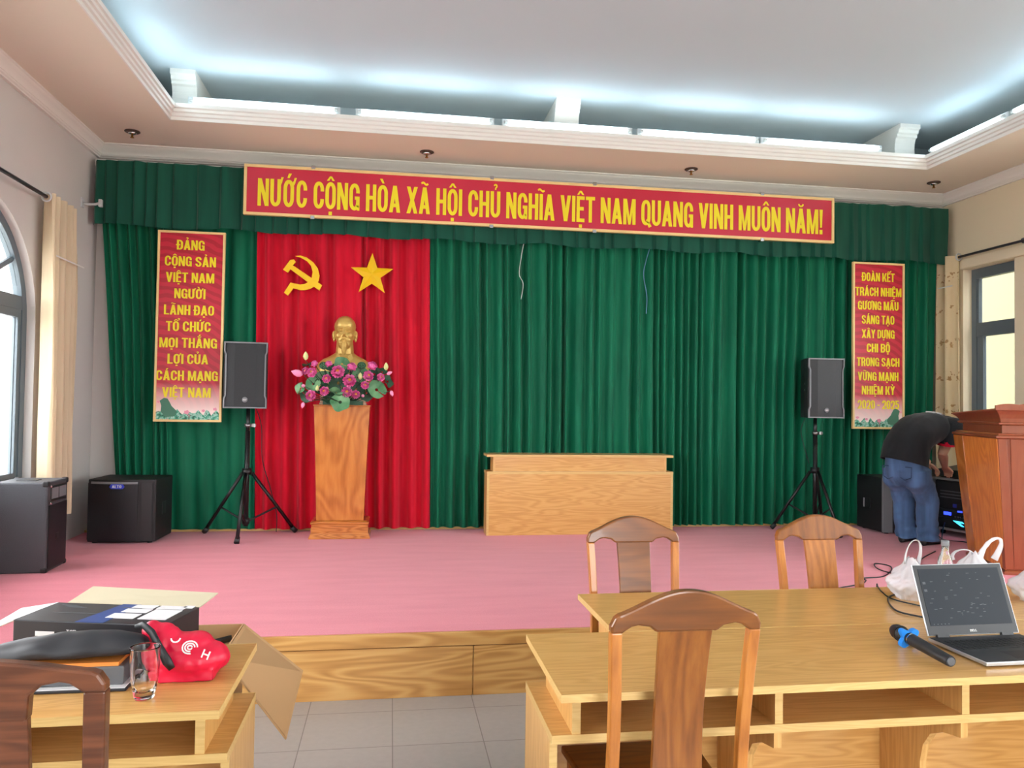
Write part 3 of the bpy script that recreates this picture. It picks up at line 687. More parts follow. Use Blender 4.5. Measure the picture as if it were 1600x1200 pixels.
obj('hammer', MB().prism([em(*p) for p in ham], hf, .005, .026), m_yelstar, t)
# ------------------------------------------------------------------ desks (one kind: stage desk and the tables)
def desk(root, W, bays, edge=m_oakedge):
    D = .555
    obj('tabletop', MB().box(0, W, 0, D, .726, .747), m_oak, root, bevel=.0015)
    obj('edge_band', MB().box(-.002, W+.002, -.002, 0, .7255, .7475).box(-.002, W+.002, D, D+.002, .7255, .7475).box(-.002, 0, 0, D, .7255, .7475).box(W, W+.002, 0, D, .7255, .7475), edge, root)
    obj('front_panel', MB().box(.02, W-.02, .004, .022, .0, .566), m_oak, root)
    obj('upper_panel', MB().box(.08, W-.08, .05, .068, .59, .726), m_oak, root)
    sh = obj('shelf', MB().box(0, W, .0, .44, .566, .59), m_oak, root, bevel=.001)
    obj('edge_band', MB().box(0, W, .44, .442, .5655, .5905).box(-.002, 0, 0, .442, .5655, .5905).box(W, W+.002, 0, .442, .5655, .5905).box(0, W, -.002, 0, .5655, .5905), edge, sh)
    for x in (0, W-.022):
        p = obj('side_panel', MB().box(x, x+.022, .002, .40, 0, .566), m_oakz, root)
        obj('edge_band', MB().box(x-.0005, x+.0225, .40, .402, 0, .566), edge, p)
        obj('edge_band', MB().box(x-.0005, x+.0225, 0.0, .002, 0, .566), edge, p)
    for x in [.058]+[.058+i*(W-.14)/bays for i in range(1, bays)]+[W-.082]:
        p = obj('divider', MB().box(x, x+.024, .068 if .06 < x < W-.1 else .05, .435, .59, .726), m_oakz, root)
        obj('edge_band', MB().box(x-.0005, x+.0245, .435, .437, .59, .726), edge, p)
    for i in range(1, bays):
        x = .058+i*(W-.14)/bays
        pts = [(.022, 0), (.24, 0), (.24, .36), (.255, .42), (.29, .47), (.35, .50), (.43, .515), (.43, .566), (.022, .566)]
        p = obj('knee_divider', MB().prism(pts, lambda p, q, d: (d, p, q), x, x+.024), m_oakz, root)
t = thing('stage_desk', 'pale oak desk with closed front panel standing on the stage before the green curtain', 'desk', (.880, 6.93, ZS))
t.location = (.876, 7.115, ZS)
desk(t, 1.80, 3)
t.scale = (.989, .5, .99)
# the three nearer tables face the stage, so they are turned half round
TX2, TX1, TX3 = .470, .782, -.418
def table(xl, yfar, label):
    t = thing('meeting_table', label, 'table', (xl+2.0, yfar, 0), PI, 'oak meeting tables in front of the stage')
    return t
t2 = table(TX2, 2.641, 'oak table with open shelves carrying the open laptop and microphone'); desk(t2, 2.0, 3)
t1 = thing('meeting_table', 'oak table set behind the laptop table, with white plastic bags on it', 'table', (TX1, 2.646, 0), 0, 'oak meeting tables in front of the stage'); desk(t1, 2.0, 1); t1.scale = (1, .97, 1)
t3 = dup(t2, (TX3, 2.638, 0), PI, 'oak table at the left carrying the drinking glass and red pouch')
# ------------------------------------------------------------------ chairs
def lean(z): return -.02-.075*max(0, (z-.45)/.6)**1.3 if z > .45 else -.02+.03*(.45-z)/.45*-1
def chair(root, W=.40, rise=.074, sw=.146, pw=.030, H=.98, mc=m_chair, mp=m_chairor, ms=m_chairz, arch=.012, ch=.11):
    h = W/2; zs = H; yb = -.19
    def F(th): return lambda x, z, d: (x, yb+lean(z)+d, z)
    top = []
    for i in range(41):
        u = -1+2*i/40; e = abs(u)
        zz = rise*(.5+.5*math.cos(PI*min(1, e/1.07)))**.8+.004*e
        if e > .90: zz -= .024*((e-.90)/.10)**2.5
        top.append((u*h, zs+zz))
    zl = zs-.037
    def under(sg):
        ins = h-pw; s2 = sw/2+.006
        return [(sg*h, zl), (sg*ins, zl), (sg*(ins-.008), zl+arch*.5), (sg*(ins-.025), zl+arch*1.4), (sg*((ins+s2)/2+.006), zl+arch*1.7), (sg*(s2+.022), zl+arch*1.25), (sg*(s2+.008), zl+arch*.3), (sg*s2, zl)]
    zc = zs+rise-ch
    bot = under(1)+[(sw/2, zc), (-sw/2, zc)]+under(-1)[::-1]
    obj('crest_rail', MB().prism(top+bot[0:], F(0), -.016, .016), mc, root, bevel=.006)
    n = 16; rings = []
    for i in range(n+1):
        z = .47+(zc+.004-.47)*i/n; hw = sw/2*(1-.06*math.sin(PI*i/n))
        yy = yb+lean(z)+.012*math.sin(PI*i/n); rings.append([(-hw, yy-.008, z), (hw, yy-.008, z), (hw, yy+.008, z), (-hw, yy+.008, z)])
    obj('splat', MB().loft(rings), ms, root, bevel=.002)
    for sg in (-1, 1):
        rings = []
        for i in range(25):
            z = zl*i/24+.002; xo = h-pw/2; bow = .010*math.sin(PI*min(1, max(0, (z-.3)/(zl-.3))))
            xc = sg*(xo-bow); yy = yb+lean(z); rings.append([(xc-pw/2, yy-.016, z), (xc+pw/2, yy-.016, z), (xc+pw/2, yy+.016, z), (xc-pw/2, yy+.016, z)])
        obj('back_post', MB().loft(rings), mp, root, bevel=.004)
        obj('front_leg', MB().hexa([(sg*(h-.02)-.016, .17, 0), (sg*(h-.02)+.016, .17, 0), (sg*(h-.02)+.016, .20, 0), (sg*(h-.02)-.016, .20, 0), (sg*(h-.02)-.02, .165, .42), (sg*(h-.02)+.02, .165, .42), (sg*(h-.02)+.02, .205, .42), (sg*(h-.02)-.02, .205, .42)]), mp, root, bevel=.003)
        obj('side_rail', MB().box(sg*(h-.02)-.011, sg*(h-.02)+.011, -.19, .17, .37, .42), mc, root)
        obj('side_stretcher', MB().box(sg*(h-.02)-.009, sg*(h-.02)+.009, -.20, .175, .16, .19), mc, root)
    obj('front_rail', MB().box(-h+.04, h-.04, .175, .197, .37, .42), mc, root)
    obj('back_rail', MB().box(-h+.03, h-.03, -.222, -.20, .40, .47), mc, root)
    obj('seat', MB().hexa([(-h+.02, -.19, .42), (h-.02, -.19, .42), (h+.015, .225, .42), (-h-.015, .225, .42), (-h+.02, -.19, .445), (h-.02, -.19, .445), (h+.015, .225, .445), (-h-.015, .225, .445)]), mc, root, bevel=.006)
CG = 'brown wooden chairs at the tables'
c3 = thing('wooden_chair', 'amber brown wooden chair pushed under the laptop table, its carved back nearest the viewer', 'chair', (.775, 2.245, 0), 0, CG)
chair(c3, .41)
c2 = dup(c3, (1.045, 3.08, 0), PI, 'reddish brown wooden chair in front of the pale stage desk')
c4 = dup(c3, (1.912, 3.11, 0), PI, 'glossy amber wooden chair below the right speaker stand')
for c, y in ((c2, 3.01), (c4, 3.01)): c.location.y = y
for ch in c2.children:
    if ch.name.startswith('splat'): ch.material_slots[0].link = 'OBJECT'; ch.material_slots[0].material = m_chair
for ch in c4.children:
    if ch.name.split('.')[0] in ('splat', 'crest_rail'): ch.material_slots[0].link = 'OBJECT'; ch.material_slots[0].material = m_chairor if ch.name.startswith('splat') else m_chairz
c1 = thing('wooden_chair', 'dark plain wooden chair at the left table, cut by the photo edge', 'chair', (-.80, 1.95, 0), 0, CG)
chair(c1, .50, .034, .205, .042, .985, m_chairdark, m_chairdark, m_chairdark, .014, .125)
# ------------------------------------------------------------------ sound gear
def pa_speaker(root, mbadge):
    w, d, h = .36, .35, .575
    pts = [(-w/2, 0), (-w/2+.03, -.0), (w/2-.03, 0), (w/2, 0), (w/2, .08), (w/2-.09, d), (-w/2+.09, d), (-w/2, .08)]
    obj('cabinet', MB().prism(pts, lambda p, q, z: (p, q, z), 0, h), m_blackt, root, bevel=.006)
    gp = [(-w/2+.014, .02), (-w/2+.014, -.004), (-w/4, -.016), (w/4, -.016), (w/2-.014, -.004), (w/2-.014, .02)]
    obj('grille', MB().prism(gp, lambda p, q, z: (p, q, z), .016, h-.016), m_grille, root)
    mb = MB()
    for sg in (-1, 1):
        zz = [(0, 0), (.08, 0), (.11, .012), (h-.11, .012), (h-.08, 0), (h, 0)]
        mb.loft([[(sg*(w/2-e), -.012, z), (sg*(w/2-e-.012), -.016, z), (sg*(w/2-e-.012), .004, z), (sg*(w/2-e), .004, z)] for z, e in zz])
    mb.box(-w/2, w/2, -.014, .004, 0, .012).box(-w/2, w/2, -.014, .004, h-.012, h)
    obj('front_bezel', mb, m_greytrim, root)
    bd = obj('badge', MB().lathe([(.004, .016), (.022, .016), (.024, .019), (.02, .023), (.004, .023)], n=20), m_greytrim, root, True)
    for v in bd.data.vertices: x, y, z = v.co; v.co = (x, -z, y+.075)
    writing('RCF', 'lettering', m_print, bd, .030, .013, lambda u, v, dd: (-.015+u, -.0245-dd, .068+v), .02, .001)
    for z in (.27, .33): obj('rigging_point', MB().cyl((-w/2-.003, .07, z), (-w/2+.002, .07, z), .008, n=10), m_steel, root)
def stand(root, H, feet, hub):
    obj('pole', MB().cyl((0, 0, .10), (0, 0, hub+.35), .0215, n=14).cyl((0, 0, hub+.3), (0, 0, H), .0175, n=14), m_blackmetal, root, True)
    cl = obj('collar', MB().cyl((0, 0, H-.165), (0, 0, H-.135), .03, n=16), m_steel, root, True)
    obj('knob', MB().cyl((.03, -.01, H-.15), (.07, -.01, H-.15), .012, n=10).cyl((.05, -.01, H-.165), (.05, -.01, H-.135), .02, n=10), m_steel, cl)
    obj('hub', MB().cyl((0, 0, hub-.035), (0, 0, hub+.02), .042, n=18), m_blackmetal, root, True)
    obj('lower_collar', MB().cyl((0, 0, .12), (0, 0, .17), .032, n=16), m_blackmetal, root, True)
    for fx, fy in feet:
        a = math.atan2(fy, fx); r = math.hypot(fx, fy); ca, sa = math.cos(a), math.sin(a)
        lg = obj('leg', MB().tube([(ca*.045, sa*.045, hub-.02), (ca*r, sa*r, .022)], .0155, 10), m_blackmetal, root, True)
        obj('rubber_foot', MB().tube([(ca*(r-.03), sa*(r-.03), .05), (ca*(r+.008), sa*(r+.008), .012)], [.021, .024], 10), m_black, lg, True)
        m_ = .58
        obj('brace', MB().cyl((ca*.03, sa*.03, .145), (ca*(.045+(r-.045)*m_), sa*(.045+(r-.045)*m_), (hub-.02)*(1-m_)+.022*m_), .009, n=8), m_blackmetal, root)
sx, sy = -1.250, 7.17
st1 = thing('speaker_stand', 'black tripod stand under the speaker left of the gold bust', 'speaker stand', (sx, sy, ZS))
stand(st1, 1.135, [(-.01, -.33), (-.395, .24), (.395, .235)], .585)
sp1 = thing('loudspeaker', 'black loudspeaker on a tripod in front of the left edge of the red curtain', 'speaker', (-1.255, 7.03, ZS+1.135), math.radians(6)); pa_speaker(sp1, None)
st2 = thing('speaker_stand', 'black tripod stand under the speaker beside the right slogan panel', 'speaker stand', (4.10, 7.10, ZS))
stand(st2, 1.115, [(-.33, .22), (.20, .20), (.06, -.34)], .61)
sp2 = thing('loudspeaker', 'black loudspeaker on a tripod in front of the green curtain at right', 'speaker', (4.13, 6.96, ZS+1.115), math.radians(-4)); pa_speaker(sp2, None)
# charcoal floor speaker at the far left
am = thing('floor_speaker', 'charcoal vinyl floor speaker with metal corners at the left photo edge', 'speaker', (-2.32, 5.79, ZS), math.radians(1.5))
obj('cabinet', MB().box(-.34, 0, 0, .36, 0, .62), m_amp, am, bevel=.012)
obj('baffle_grille', MB().box(-.002, .006, .02, .34, .02, .46), m_grille, am)
hn = obj('horn', MB().box(-.002, .005, .05, .32, .48, .59), m_black, am, bevel=.003)
obj('horn_throat', MB().box(.004, .008, .06, .17, .50, .575).box(.004, .007, .19, .31, .50, .575), m_greytrim, hn)
obj('badge', MB().box(.005, .010, .15, .20, .21, .25), m_black, am)
for (a, b, c) in ((-.34, 0, .62), (0, 0, .62), (0, .36, .62), (-.34, .36, .62), (0, 0, 0), (0, .36, 0), (-.34, 0, 0)):
    obj('corner_protector', MB().box(a-.006 if a < 0 else a-.035, a+.035 if a < 0 else a+.006, b-.006 if b == 0 else b-.035, b+.035 if b == 0 else b+.006, c-.035 if c else -.0, c+.006 if c else .035), m_black, am, bevel=.01)
mb = MB()
for z in (.59, .475): mb.ball((.01, .03, z), .009, 8, 6)
obj('screw', mb, m_chrome, am)
obj('top_handle', MB().box(-.25, -.12, .12, .22, .612, .625), m_black, am, bevel=.004)
def subwoofer(root, w, d, h, plain):
    pts = [(0, .03)]+[(w*i/10, .03-.045*math.sin(PI*i/10)) for i in range(1, 10)]+[(w, .03), (w, d), (0, d)]
    obj('cabinet', MB().prism(pts, lambda p, q, z: (p, q, z), .012, h), m_blackt, root, bevel=.008)
    for a, b in ((.05, .06), (w-.05, .06), (.05, d-.06), (w-.05, d-.06)): obj('foot', MB().cyl((a, b, 0), (a, b, .015), .02, n=10), m_black, root)
    return pts
sb = thing('subwoofer', 'black subwoofer with a small blue badge in the left stage corner', 'subwoofer', (-2.478, 6.93, ZS), math.radians(-2))
w, d, h = .54, .47, .53
subwoofer(sb, w, d, h, True)
gp = [(w*i/20, .028-.047*math.sin(PI*i/20)) for i in range(0, 16)]+[(w*.75, .03), (0, .03)]
obj('grille', MB().prism(gp, lambda p, q, z: (p, q, z), .03, h-.03), m_grille, sb)
gp = [(w*i/20, .028-.051*math.sin(PI*i/20)) for i in range(16, 20)]+[(w*.95, .03), (w*.8, .03)]
obj('port_trim', MB().prism(gp, lambda p, q, z: (p, q, z), .03, h-.03), m_black, sb)
obj('top_bar', MB().prism([(w*i/20, .024-.052*math.sin(PI*i/20)) for i in range(1, 16)]+[(w*.75, .03), (.03, .03)], lambda p, q, z: (p, q, z), h-.035, h-.018), m_greytrim, sb)
bd = obj('badge', MB().prism([(.20, h-.075), (.29, h-.075), (.305, h-.058), (.29, h-.035), (.20, h-.035), (.185, h-.058)], lambda p, q, dd: (p, -.0195-dd, q), 0, .006), m_bluel, sb)
writing('ALTO', 'lettering', m_print, bd, .075, .022, lambda u, v, dd: (.207+u, -.0262-dd, h-.066+v), .03, .001)
obj('side_handle', MB().box(w-.003, w+.004, .19, .29, .22, .32), m_black, sb, bevel=.002)
s2_ = thing('subwoofer', 'black subwoofer with a grey corner strip behind the bending person', 'subwoofer', (4.735, 6.93, ZS), math.radians(0))
w, d, h = .53, .47, .54
subwoofer(s2_, w, d, h, True)
gp = [(w*i/20, .028-.047*math.sin(PI*i/20)) for i in range(3, 18)]+[(w*.85, .03), (w*.15, .03)]
obj('grille', MB().prism(gp, lambda p, q, z: (p, q, z), .03, h-.03), m_grille, s2_)
gp = [(w*i/20, .028-.051*math.sin(PI*i/20)) for i in range(0, 4)]+[(w*.15, .05), (-.004, .05)]
obj('corner_strip', MB().prism(gp, lambda p, q, z: (p, q, z), .012, h), m_greytrim, s2_)
hd = obj('side_handle', MB().box(-.004, .003, .24, .36, .22, .32), m_black, s2_, bevel=.002)
obj('handle_bar', MB().cyl((-.008, .335, .225), (-.008, .335, .315), .008, n=8), m_greytrim, hd)
# amplifier rack
rk = thing('equipment_rack', 'black amplifier rack with blue displays beside the bending person', 'rack', (5.30, 7.0, ZS), math.radians(12))
# local: +x into the rack, face on x = 0 looking to -x, width along -y
W_, H_ = .54, .50
obj('case', MB().box(.02, .46, -W_, 0, .05, .05+H_), m_blackt, rk, bevel=.004)
fr = MB().box(-.01, .02, -W_, -W_+.02, .05, .05+H_).box(-.01, .02, -.02, 0, .05, .05+H_).box(-.01, .02, -W_, 0, .05, .07).box(-.01, .02, -W_, 0, .03+H_, .05+H_)
obj('aluminium_frame', fr, m_alu, rk)
obj('mixer', MB().hexa([(-.0, -W_+.02, .56), (.42, -W_+.02, .56), (.42, -.02, .56), (-.0, -.02, .56), (.02, -W_+.02, .63), (.42, -W_+.02, .68), (.42, -.02, .68), (.02, -.02, .63)]), m_black, rk, bevel=.005)
for z0, z1 in ((.075, .17), (.175, .255), (.26, .52)):
    u = obj('rack_unit', MB().box(.0, .018, -W_+.025, -.025, z0, z1), m_black, rk, bevel=.002)
    if z0 < .1: obj('display', MB().prism([(-.28, .12), (-.22, .15), (-.32, .15), (-.34, .135), (-.29, .135), (-.34, .105), (-.31, .105)], lambda p, q, dd: (-.003+dd, p, q), 0, .003), m_ledc, u)
    elif z0 < .2:
        obj('display', MB().box(-.003, .001, -.20, -.12, .195, .225), m_led, u); obj('display', MB().box(-.003, .001, -.32, -.27, .235, .25), m_led, u)
        mb = MB()
        for k in range(5): mb.cyl((-.012, -.25-.03*k, .19), (.001, -.25-.03*k, .19), .008, n=8)
        obj('control_knob', mb, m_grey, u)
    else:
        obj('cooling_slot', MB().box(-.002, .001, -.42, -.08, .36, .37).box(-.002, .001, -.42, -.08, .39, .40).box(-.002, .001, -.42, -.08, .42, .43), m_grey, u)
        obj('display', MB().box(-.003, .001, -.26, -.22, .275, .31), m_bluel, u)
for a, b in ((.06, -.06), (.06, -W_+.06), (.4, -.06), (.4, -W_+.06)): obj('caster', MB().cyl((a, b-.01, .025), (a, b+.01, .025), .025, n=12).box(a-.015, a+.015, b-.015, b+.015, .025, .052), m_black, rk)
# ------------------------------------------------------------------ pedestal, bust and lotus arrangement
t = thing('pedestal', 'tall tapered burl wood pedestal carrying the gold bust', 'pedestal', (-.432, 7.205, ZS))
PD = .17
hx = MB()
def sect(hw, d0, d1, z): return [(-hw, d0, z), (hw, d0, z), (hw, d1, z), (-hw, d1, z)]
hx.loft([sect(.205, -.145, .145, .155), sect(.212, -.148, .148, .40), sect(.226, -.155, .155, .80), sect(.242, -.165, .165, 1.165)])
obj('column', hx, m_burl, t, bevel=.004)
obj('top_board', MB().box(-.248, .248, -.17, .17, 1.165, 1.177), m_burlh, t, bevel=.003)
obj('base', MB().loft([sect(.265, -.185, .185, 0), sect(.265, -.185, .185, .012), sect(.248, -.172, .172, .05), sect(.243, -.17, .17, .125), sect(.252, -.178, .178, .13), sect(.252, -.178, .178, .145), sect(.225, -.16, .16, .155)]), m_burlh, t, bevel=.002)
bx, by, bz = -.430, 7.225, ZS+1.177
t = thing('portrait_bust', 'gold painted bust of an elderly man with goatee on a pale plinth', 'bust', (bx, by, bz))
obj('plinth', MB().loft([sect(.205, -.125, .125, 0), sect(.205, -.125, .125, .012), sect(.198, -.12, .12, .02), sect(.198, -.12, .12, .068), sect(.204, -.124, .124, .072), sect(.204, -.124, .124, .08)]), m_plinth, t, bevel=.002)
B = MB(); zc = .66    # head centre above plinth foot
hc = Vector((0, -.02, zc))
B.ball((0, .0, zc+.045), (.097, .108, .102)); B.ball((0, -.040, zc-.045), (.080, .066, .105)); B.ball((0, -.055, zc+.06), (.080, .055, .075)); B.ball((0, .005, zc-.03), (.092, .08, .075))
B.ball((0, -.058, zc-.122), (.052, .042, .038))
for sg in (-1, 1):
    B.ball((sg*.046, -.084, zc-.035), (.030, .022, .028)); B.ball((sg*.099, .006, zc-.03), (.016, .026, .042)); B.ball((sg*.095, .004, zc-.068), (.012, .018, .022))
    B.ball((sg*.037, -.106, zc+.030), (.029, .014, .008))
    B.ball((sg*.037, -.096, zc+.004), (.020, .014, .007))
    B.ball((sg*.020, -.113, zc-.078), (.024, .011, .008), rot=Matrix.Rotation(sg*.3, 3, 'Y'))
B.tube([(0, -.100, zc+.025), (0, -.114, zc-.005), (0, -.126, zc-.036)], [.012, .013, .017], 10); B.ball((-.014, -.115, zc-.042), (.010, .012, .009)); B.ball((.014, -.115, zc-.042), (.010, .012, .009))
B.ball((0, -.107, zc-.092), (.022, .010, .006))
B.tube([(0, -.098, zc-.105), (0, -.104, zc-.14), (0, -.098, zc-.185), (0, -.092, zc-.215)], [.026, .028, .020, .006], 10)
B.tube([(0, .01, zc-.06), (0, .012, zc-.20)], [.072, .082], 16)
B.tube([(0, .02, zc-.27), (0, .02, zc-.21), (0, .018, zc-.165)], [.10, .085, .074], 20)
# shoulders and chest
def bustring(z, a, b, cy): return [(a*math.copysign(abs(math.cos(q))**.8, math.cos(q)), cy+b*math.copysign(abs(math.sin(q))**.9, math.sin(q)), z) for q in [2*PI*i/36 for i in range(36)]]
B.loft([bustring(.075, .17, .10, .0), bustring(.15, .21, .115, .0), bustring(.25, .245, .12, .0), bustring(.32, .25, .12, .0), bustring(.37, .236, .11, .005), bustring(.41, .19, .092, .01), bustring(.445, .12, .075, .015), bustring(.475, .075, .06, .018)])
for sg in (-1, 1): B.hexa([(sg*.012, -.098, .40), (sg*.075, -.085, .385), (sg*.085, -.07, .40), (sg*.03, -.085, .43), (sg*.008, -.088, .43), (sg*.05, -.078, .455), (sg*.072, -.062, .47), (sg*.03, -.075, .46)])
organic('figure', B, .0042, 2, m_gold, t)
# lotus arrangement
fl = thing('lotus_arrangement', 'arrangement of pink artificial lotus flowers and leaves at the foot of the bust', 'flowers', (-.42, 6.98, ZS+1.177))
obj('tray', MB().box(-.17, .17, -.05, .10, .0, .035), m_leafd, fl)
rnd = random.Random(2)
def petal(mb, ang, tilt, L, wd, r0, cup):
    ca, sa = math.cos(ang), math.sin(ang)
    def f(u, v):
        s_ = (u-.5)*2; wv = wd*math.sin(PI*min(.999, .12+.88*v)**.8)*.5
        out = r0+math.sin(tilt)*L*v - cup*L*v*v*.9; up = math.cos(tilt)*L*v; ww = s_*wv
        out -= abs(s_)**2*wv*.35*-1*cup
        return (ca*out-sa*ww, sa*out+ca*ww, up)
    mb.grid(f, 4, 5)
def bloom_mesh(open_):
    mb = MB()
    for k in range(7): petal(mb, 2*PI*k/7, open_, .068, .058, .008, .6)
    for k in range(6): petal(mb, 2*PI*k/6+.4, open_*.62, .062, .052, .006, .5)
    for k in range(5): petal(mb, 2*PI*k/5+.2, open_*.36, .052, .044, .008, .4)
    return mb.mesh('lotus_petals')
bm_open, bm_half = bloom_mesh(1.05), bloom_mesh(.7)
for m_ in (bm_open, bm_half):
    m_.materials.append(m_petal); m_.polygons.foreach_set('use_smooth', [True]*len(m_.polygons))
sme = MB().lathe([(.003, .004), (.014, .010), (.019, .026), (.017, .034), (.008, .036)], n=12).mesh('stamen'); sme.materials.append(m_stamen)
bud_me = MB().lathe([(.002, 0), (.016, .012), (.021, .03), (.016, .05), (.002, .07)], n=12).mesh('bud')
bud_pi = bud_me.copy(); bud_me.materials.append(m_budg); bud_pi.materials.append(m_petalp)
for m_ in (bud_me, bud_pi): m_.polygons.foreach_set('use_smooth', [True]*len(m_.polygons))
pod_me = MB().lathe([(.006, -.02), (.018, 0), (.03, .018), (.033, .026), (.028, .032), (.004, .033)], n=16).mesh('seed_pod'); pod_me.materials.append(m_leafd)
podd_mb = MB()
for k in range(14):
    q = k*2.4; rr = .028*math.sqrt(k/14); podd_mb.ball((rr*math.cos(q), rr*math.sin(q), .034), .0038, 6, 4)
podd = podd_mb.mesh('seeds'); podd.materials.append(m_leafg)
def PX_(px, py): return ((px-740)/7.5*.00567, (1140-py)/7.5*.00567)
def aim(o, n, spin):
    q = Vector(n).normalized().to_track_quat('Z', 'Y'); o.rotation_mode = 'QUATERNION'; o.rotation_quaternion = q @ Matrix.Rotation(spin, 4, 'Z').to_quaternion()
STEMS = []
def put(name, me, px, py, yy, n, s, par=fl):
    x, z = PX_(px, py); o = bpy.data.objects.new(name, me); COL.objects.link(o); o.parent = par; o.location = (x, yy, z); aim(o, n, rnd.uniform(0, 6)); o.scale = (s, s, s)
    STEMS.append((x, yy, z, n)); return o
for px, py, s, half in ((430, 690, 48, 1), (325, 765, 48, 0), (405, 785, 64, 0), (690, 775, 82, 0), (565, 850, 55, 0), (840, 725, 68, 1), (815, 870, 80, 0), (545, 990, 58, 0), (400, 1040, 66, 0), (790, 995, 66, 0), (885, 1020, 54, 0), (985, 915, 52, 0), (1020, 810, 66, 0), (1060, 705, 70, 1), (1160, 820, 52, 0), (585, 690, 50, 1)):
    u = (px-740)/500; v = (py-880)/300
    o = put('lotus_bloom', bm_half if half else bm_open, px, py, -.12-.04*rnd.random()+.06*abs(u), (u*.5, -1, -.25*v+(.45 if half else .25)), s/58)
    c = bpy.data.objects.new('stamen', sme); COL.objects.link(c); c.parent = o; c.scale = (.72, .72, .8)
for px, py, s, n in ((235, 805, 1.5, (-1, -.5, .3)), (965, 1025, .65, (.2, -1, -.3)), (315, 930, .75, (-.3, -1, 0)), (1285, 965, .8, (.3, -.2, -1)), (310, 1115, .8, (-.2, -.3, -1)), (1235, 780, .8, (.9, -.4, .4))):
    o = put('lotus_bud', bud_pi, px+(60 if px < 250 else 0), py, -.10, n, s)
for px, py, s in ((325, 640, 1.1), (1225, 735, 1.0), (935, 850, .95), (460, 990, .8)): put('green_bud', bud_me, px, py, -.11, (.0, -.3, 1), s)
for px, py in ((525, 715), (950, 705)):
    o = put('seed_pod', pod_me, px, py, -.10, (0, -1, .5), 1.15); c = bpy.data.objects.new('seeds', podd); COL.objects.link(c); c.parent = o
leaf_me = MB().grid(lambda u, v: ((.01+.05*v)*math.cos(2*PI*u*.97+.1)*(1+.06*math.sin(2*PI*u*5)*v), (.01+.05*v)*math.sin(2*PI*u*.97+.1)*(1+.06*math.cos(2*PI*u*4)*v), .012*v*v+.009*v*math.sin(2*PI*u*3)), 36, 4).mesh('leaf')
leaf_dk = leaf_me.copy(); leaf_me.materials.append(m_leafg); leaf_dk.materials.append(m_leafd)
for px, py, s, n, dk, yy in ((720, 670, 75, (0, -1, .6), 0, -.03), (410, 905, 75, (-.3, -1, .2), 0, -.06), (265, 960, 62, (-.7, -.7, .2), 0, -.04), (515, 830, 70, (-.2, -1, .3), 0, -.03), (720, 1110, 92, (.05, -1, .25), 0, -.15), (600, 1075, 75, (-.1, -.6, .8), 1, -.10), (670, 1005, 80, (.2, -.35, .9), 0, -.12), (1120, 960, 92, (.4, -1, .3), 0, -.07), (1245, 860, 62, (.7, -.6, .3), 1, -.02), (340, 690, 55, (-.2, -.3, 1), 1, -.02), (330, 1050, 58, (-.4, -.9, -.2), 1, -.06), (690, 890, 95, (0, -1, .1), 1, -.05), (890, 960, 80, (.1, -1, .2), 1, -.05), (1090, 780, 70, (.3, -1, .4), 1, -.02), (480, 930, 70, (-.1, -1, 0), 1, -.04), (930, 790, 80, (.1, -1, .3), 0, -.03), (1180, 750, 60, (.3, -.5, .8), 1, -.02), (610, 760, 70, (0, -1, .3), 1, -.02), (800, 780, 70, (0, -1, .3), 1, -.01), (1010, 1010, 70, (.2, -.8, -.2), 1, -.04)):
    o = put('lotus_leaf', leaf_dk if dk else leaf_me, px, py, yy, n, s/66)
for m_ in (leaf_me, leaf_dk): m_.polygons.foreach_set('use_smooth', [True]*len(m_.polygons))
mb = MB()
for x, y, z, n in STEMS:
    mb.tube([(x*.25, .02, .03), (x*.65, (y+.04)*.6, max(.04, z*.6)), (x-.01*n[0], y+.015, z-.004)], .0035, 5)
obj('stem', mb, m_leafd, fl)
# ------------------------------------------------------------------ lectern
yaw = math.atan2(-.365, .931)
lc = thing('lectern', 'large reddish wooden lectern with a scalloped top at the right edge', 'lectern', (4.505, 5.165, ZS), yaw)
def rect(x0, x1, y0, y1, z): return [(x0, y0, z), (x1, y0, z), (x1, y1, z), (x0, y1, z)]
LW, LD = .72, .78
obj('base', MB().loft([rect(-.02, LW+.02, -.02, LD+.02, 0), rect(-.02, LW+.02, -.02, LD+.02, .02), rect(0.01, LW-.01, .01, LD-.01, .04)]), m_redwood, lc, bevel=.003)
bot = rect(0, LW, 0, LD, .035); top = rect(-.085, LW+.075, -.075, LD+.085, 1.0)
lerp = lambda a, b, t_: tuple(a[i]+(b[i]-a[i])*t_ for i in range(3))
obj('body', MB().loft([bot, top]), m_redwood, lc)
def sidep(u0, u1, name, m, off):   # amber board on the left face between fractions u0, u1 from front to back
    P = []
    for z_, q in ((0, bot), (1, top)):
        a, b = q[0], q[3]
        P.append((lerp(a, b, u0), lerp(a, b, u1)))
    (a0, b0), (a1, b1) = P
    o_ = lambda p, d: (p[0]-d, p[1], p[2])
    obj(name, MB().hexa([o_(a0, off), o_(b0, off), o_(b0, -.004), o_(a0, -.004), o_(a1, off), o_(b1, off), o_(b1, -.004), o_(a1, -.004)]), m, lc, bevel=.0015)
sidep(.0, .985, 'side_panel', m_amber, .006)
sidep(.76, .995, 'side_board', m_burl, .010)
obj('corner_post', MB().loft([rect(-.008, .05, -.008, .05, .04), rect(-.083, -.025, -.083, -.025, 1.0)]), m_redwood, lc, bevel=.002)
obj('front_panel', MB().loft([[(.05, -.006, .04), (LW-.05, -.006, .04), (LW-.05, .004, .04), (.05, .004, .04)], [(0, -.081, 1.0), (LW, -.081, 1.0), (LW, -.07, 1.0), (0, -.07, 1.0)]]), m_redwood, lc, bevel=.003)
E_ = .085
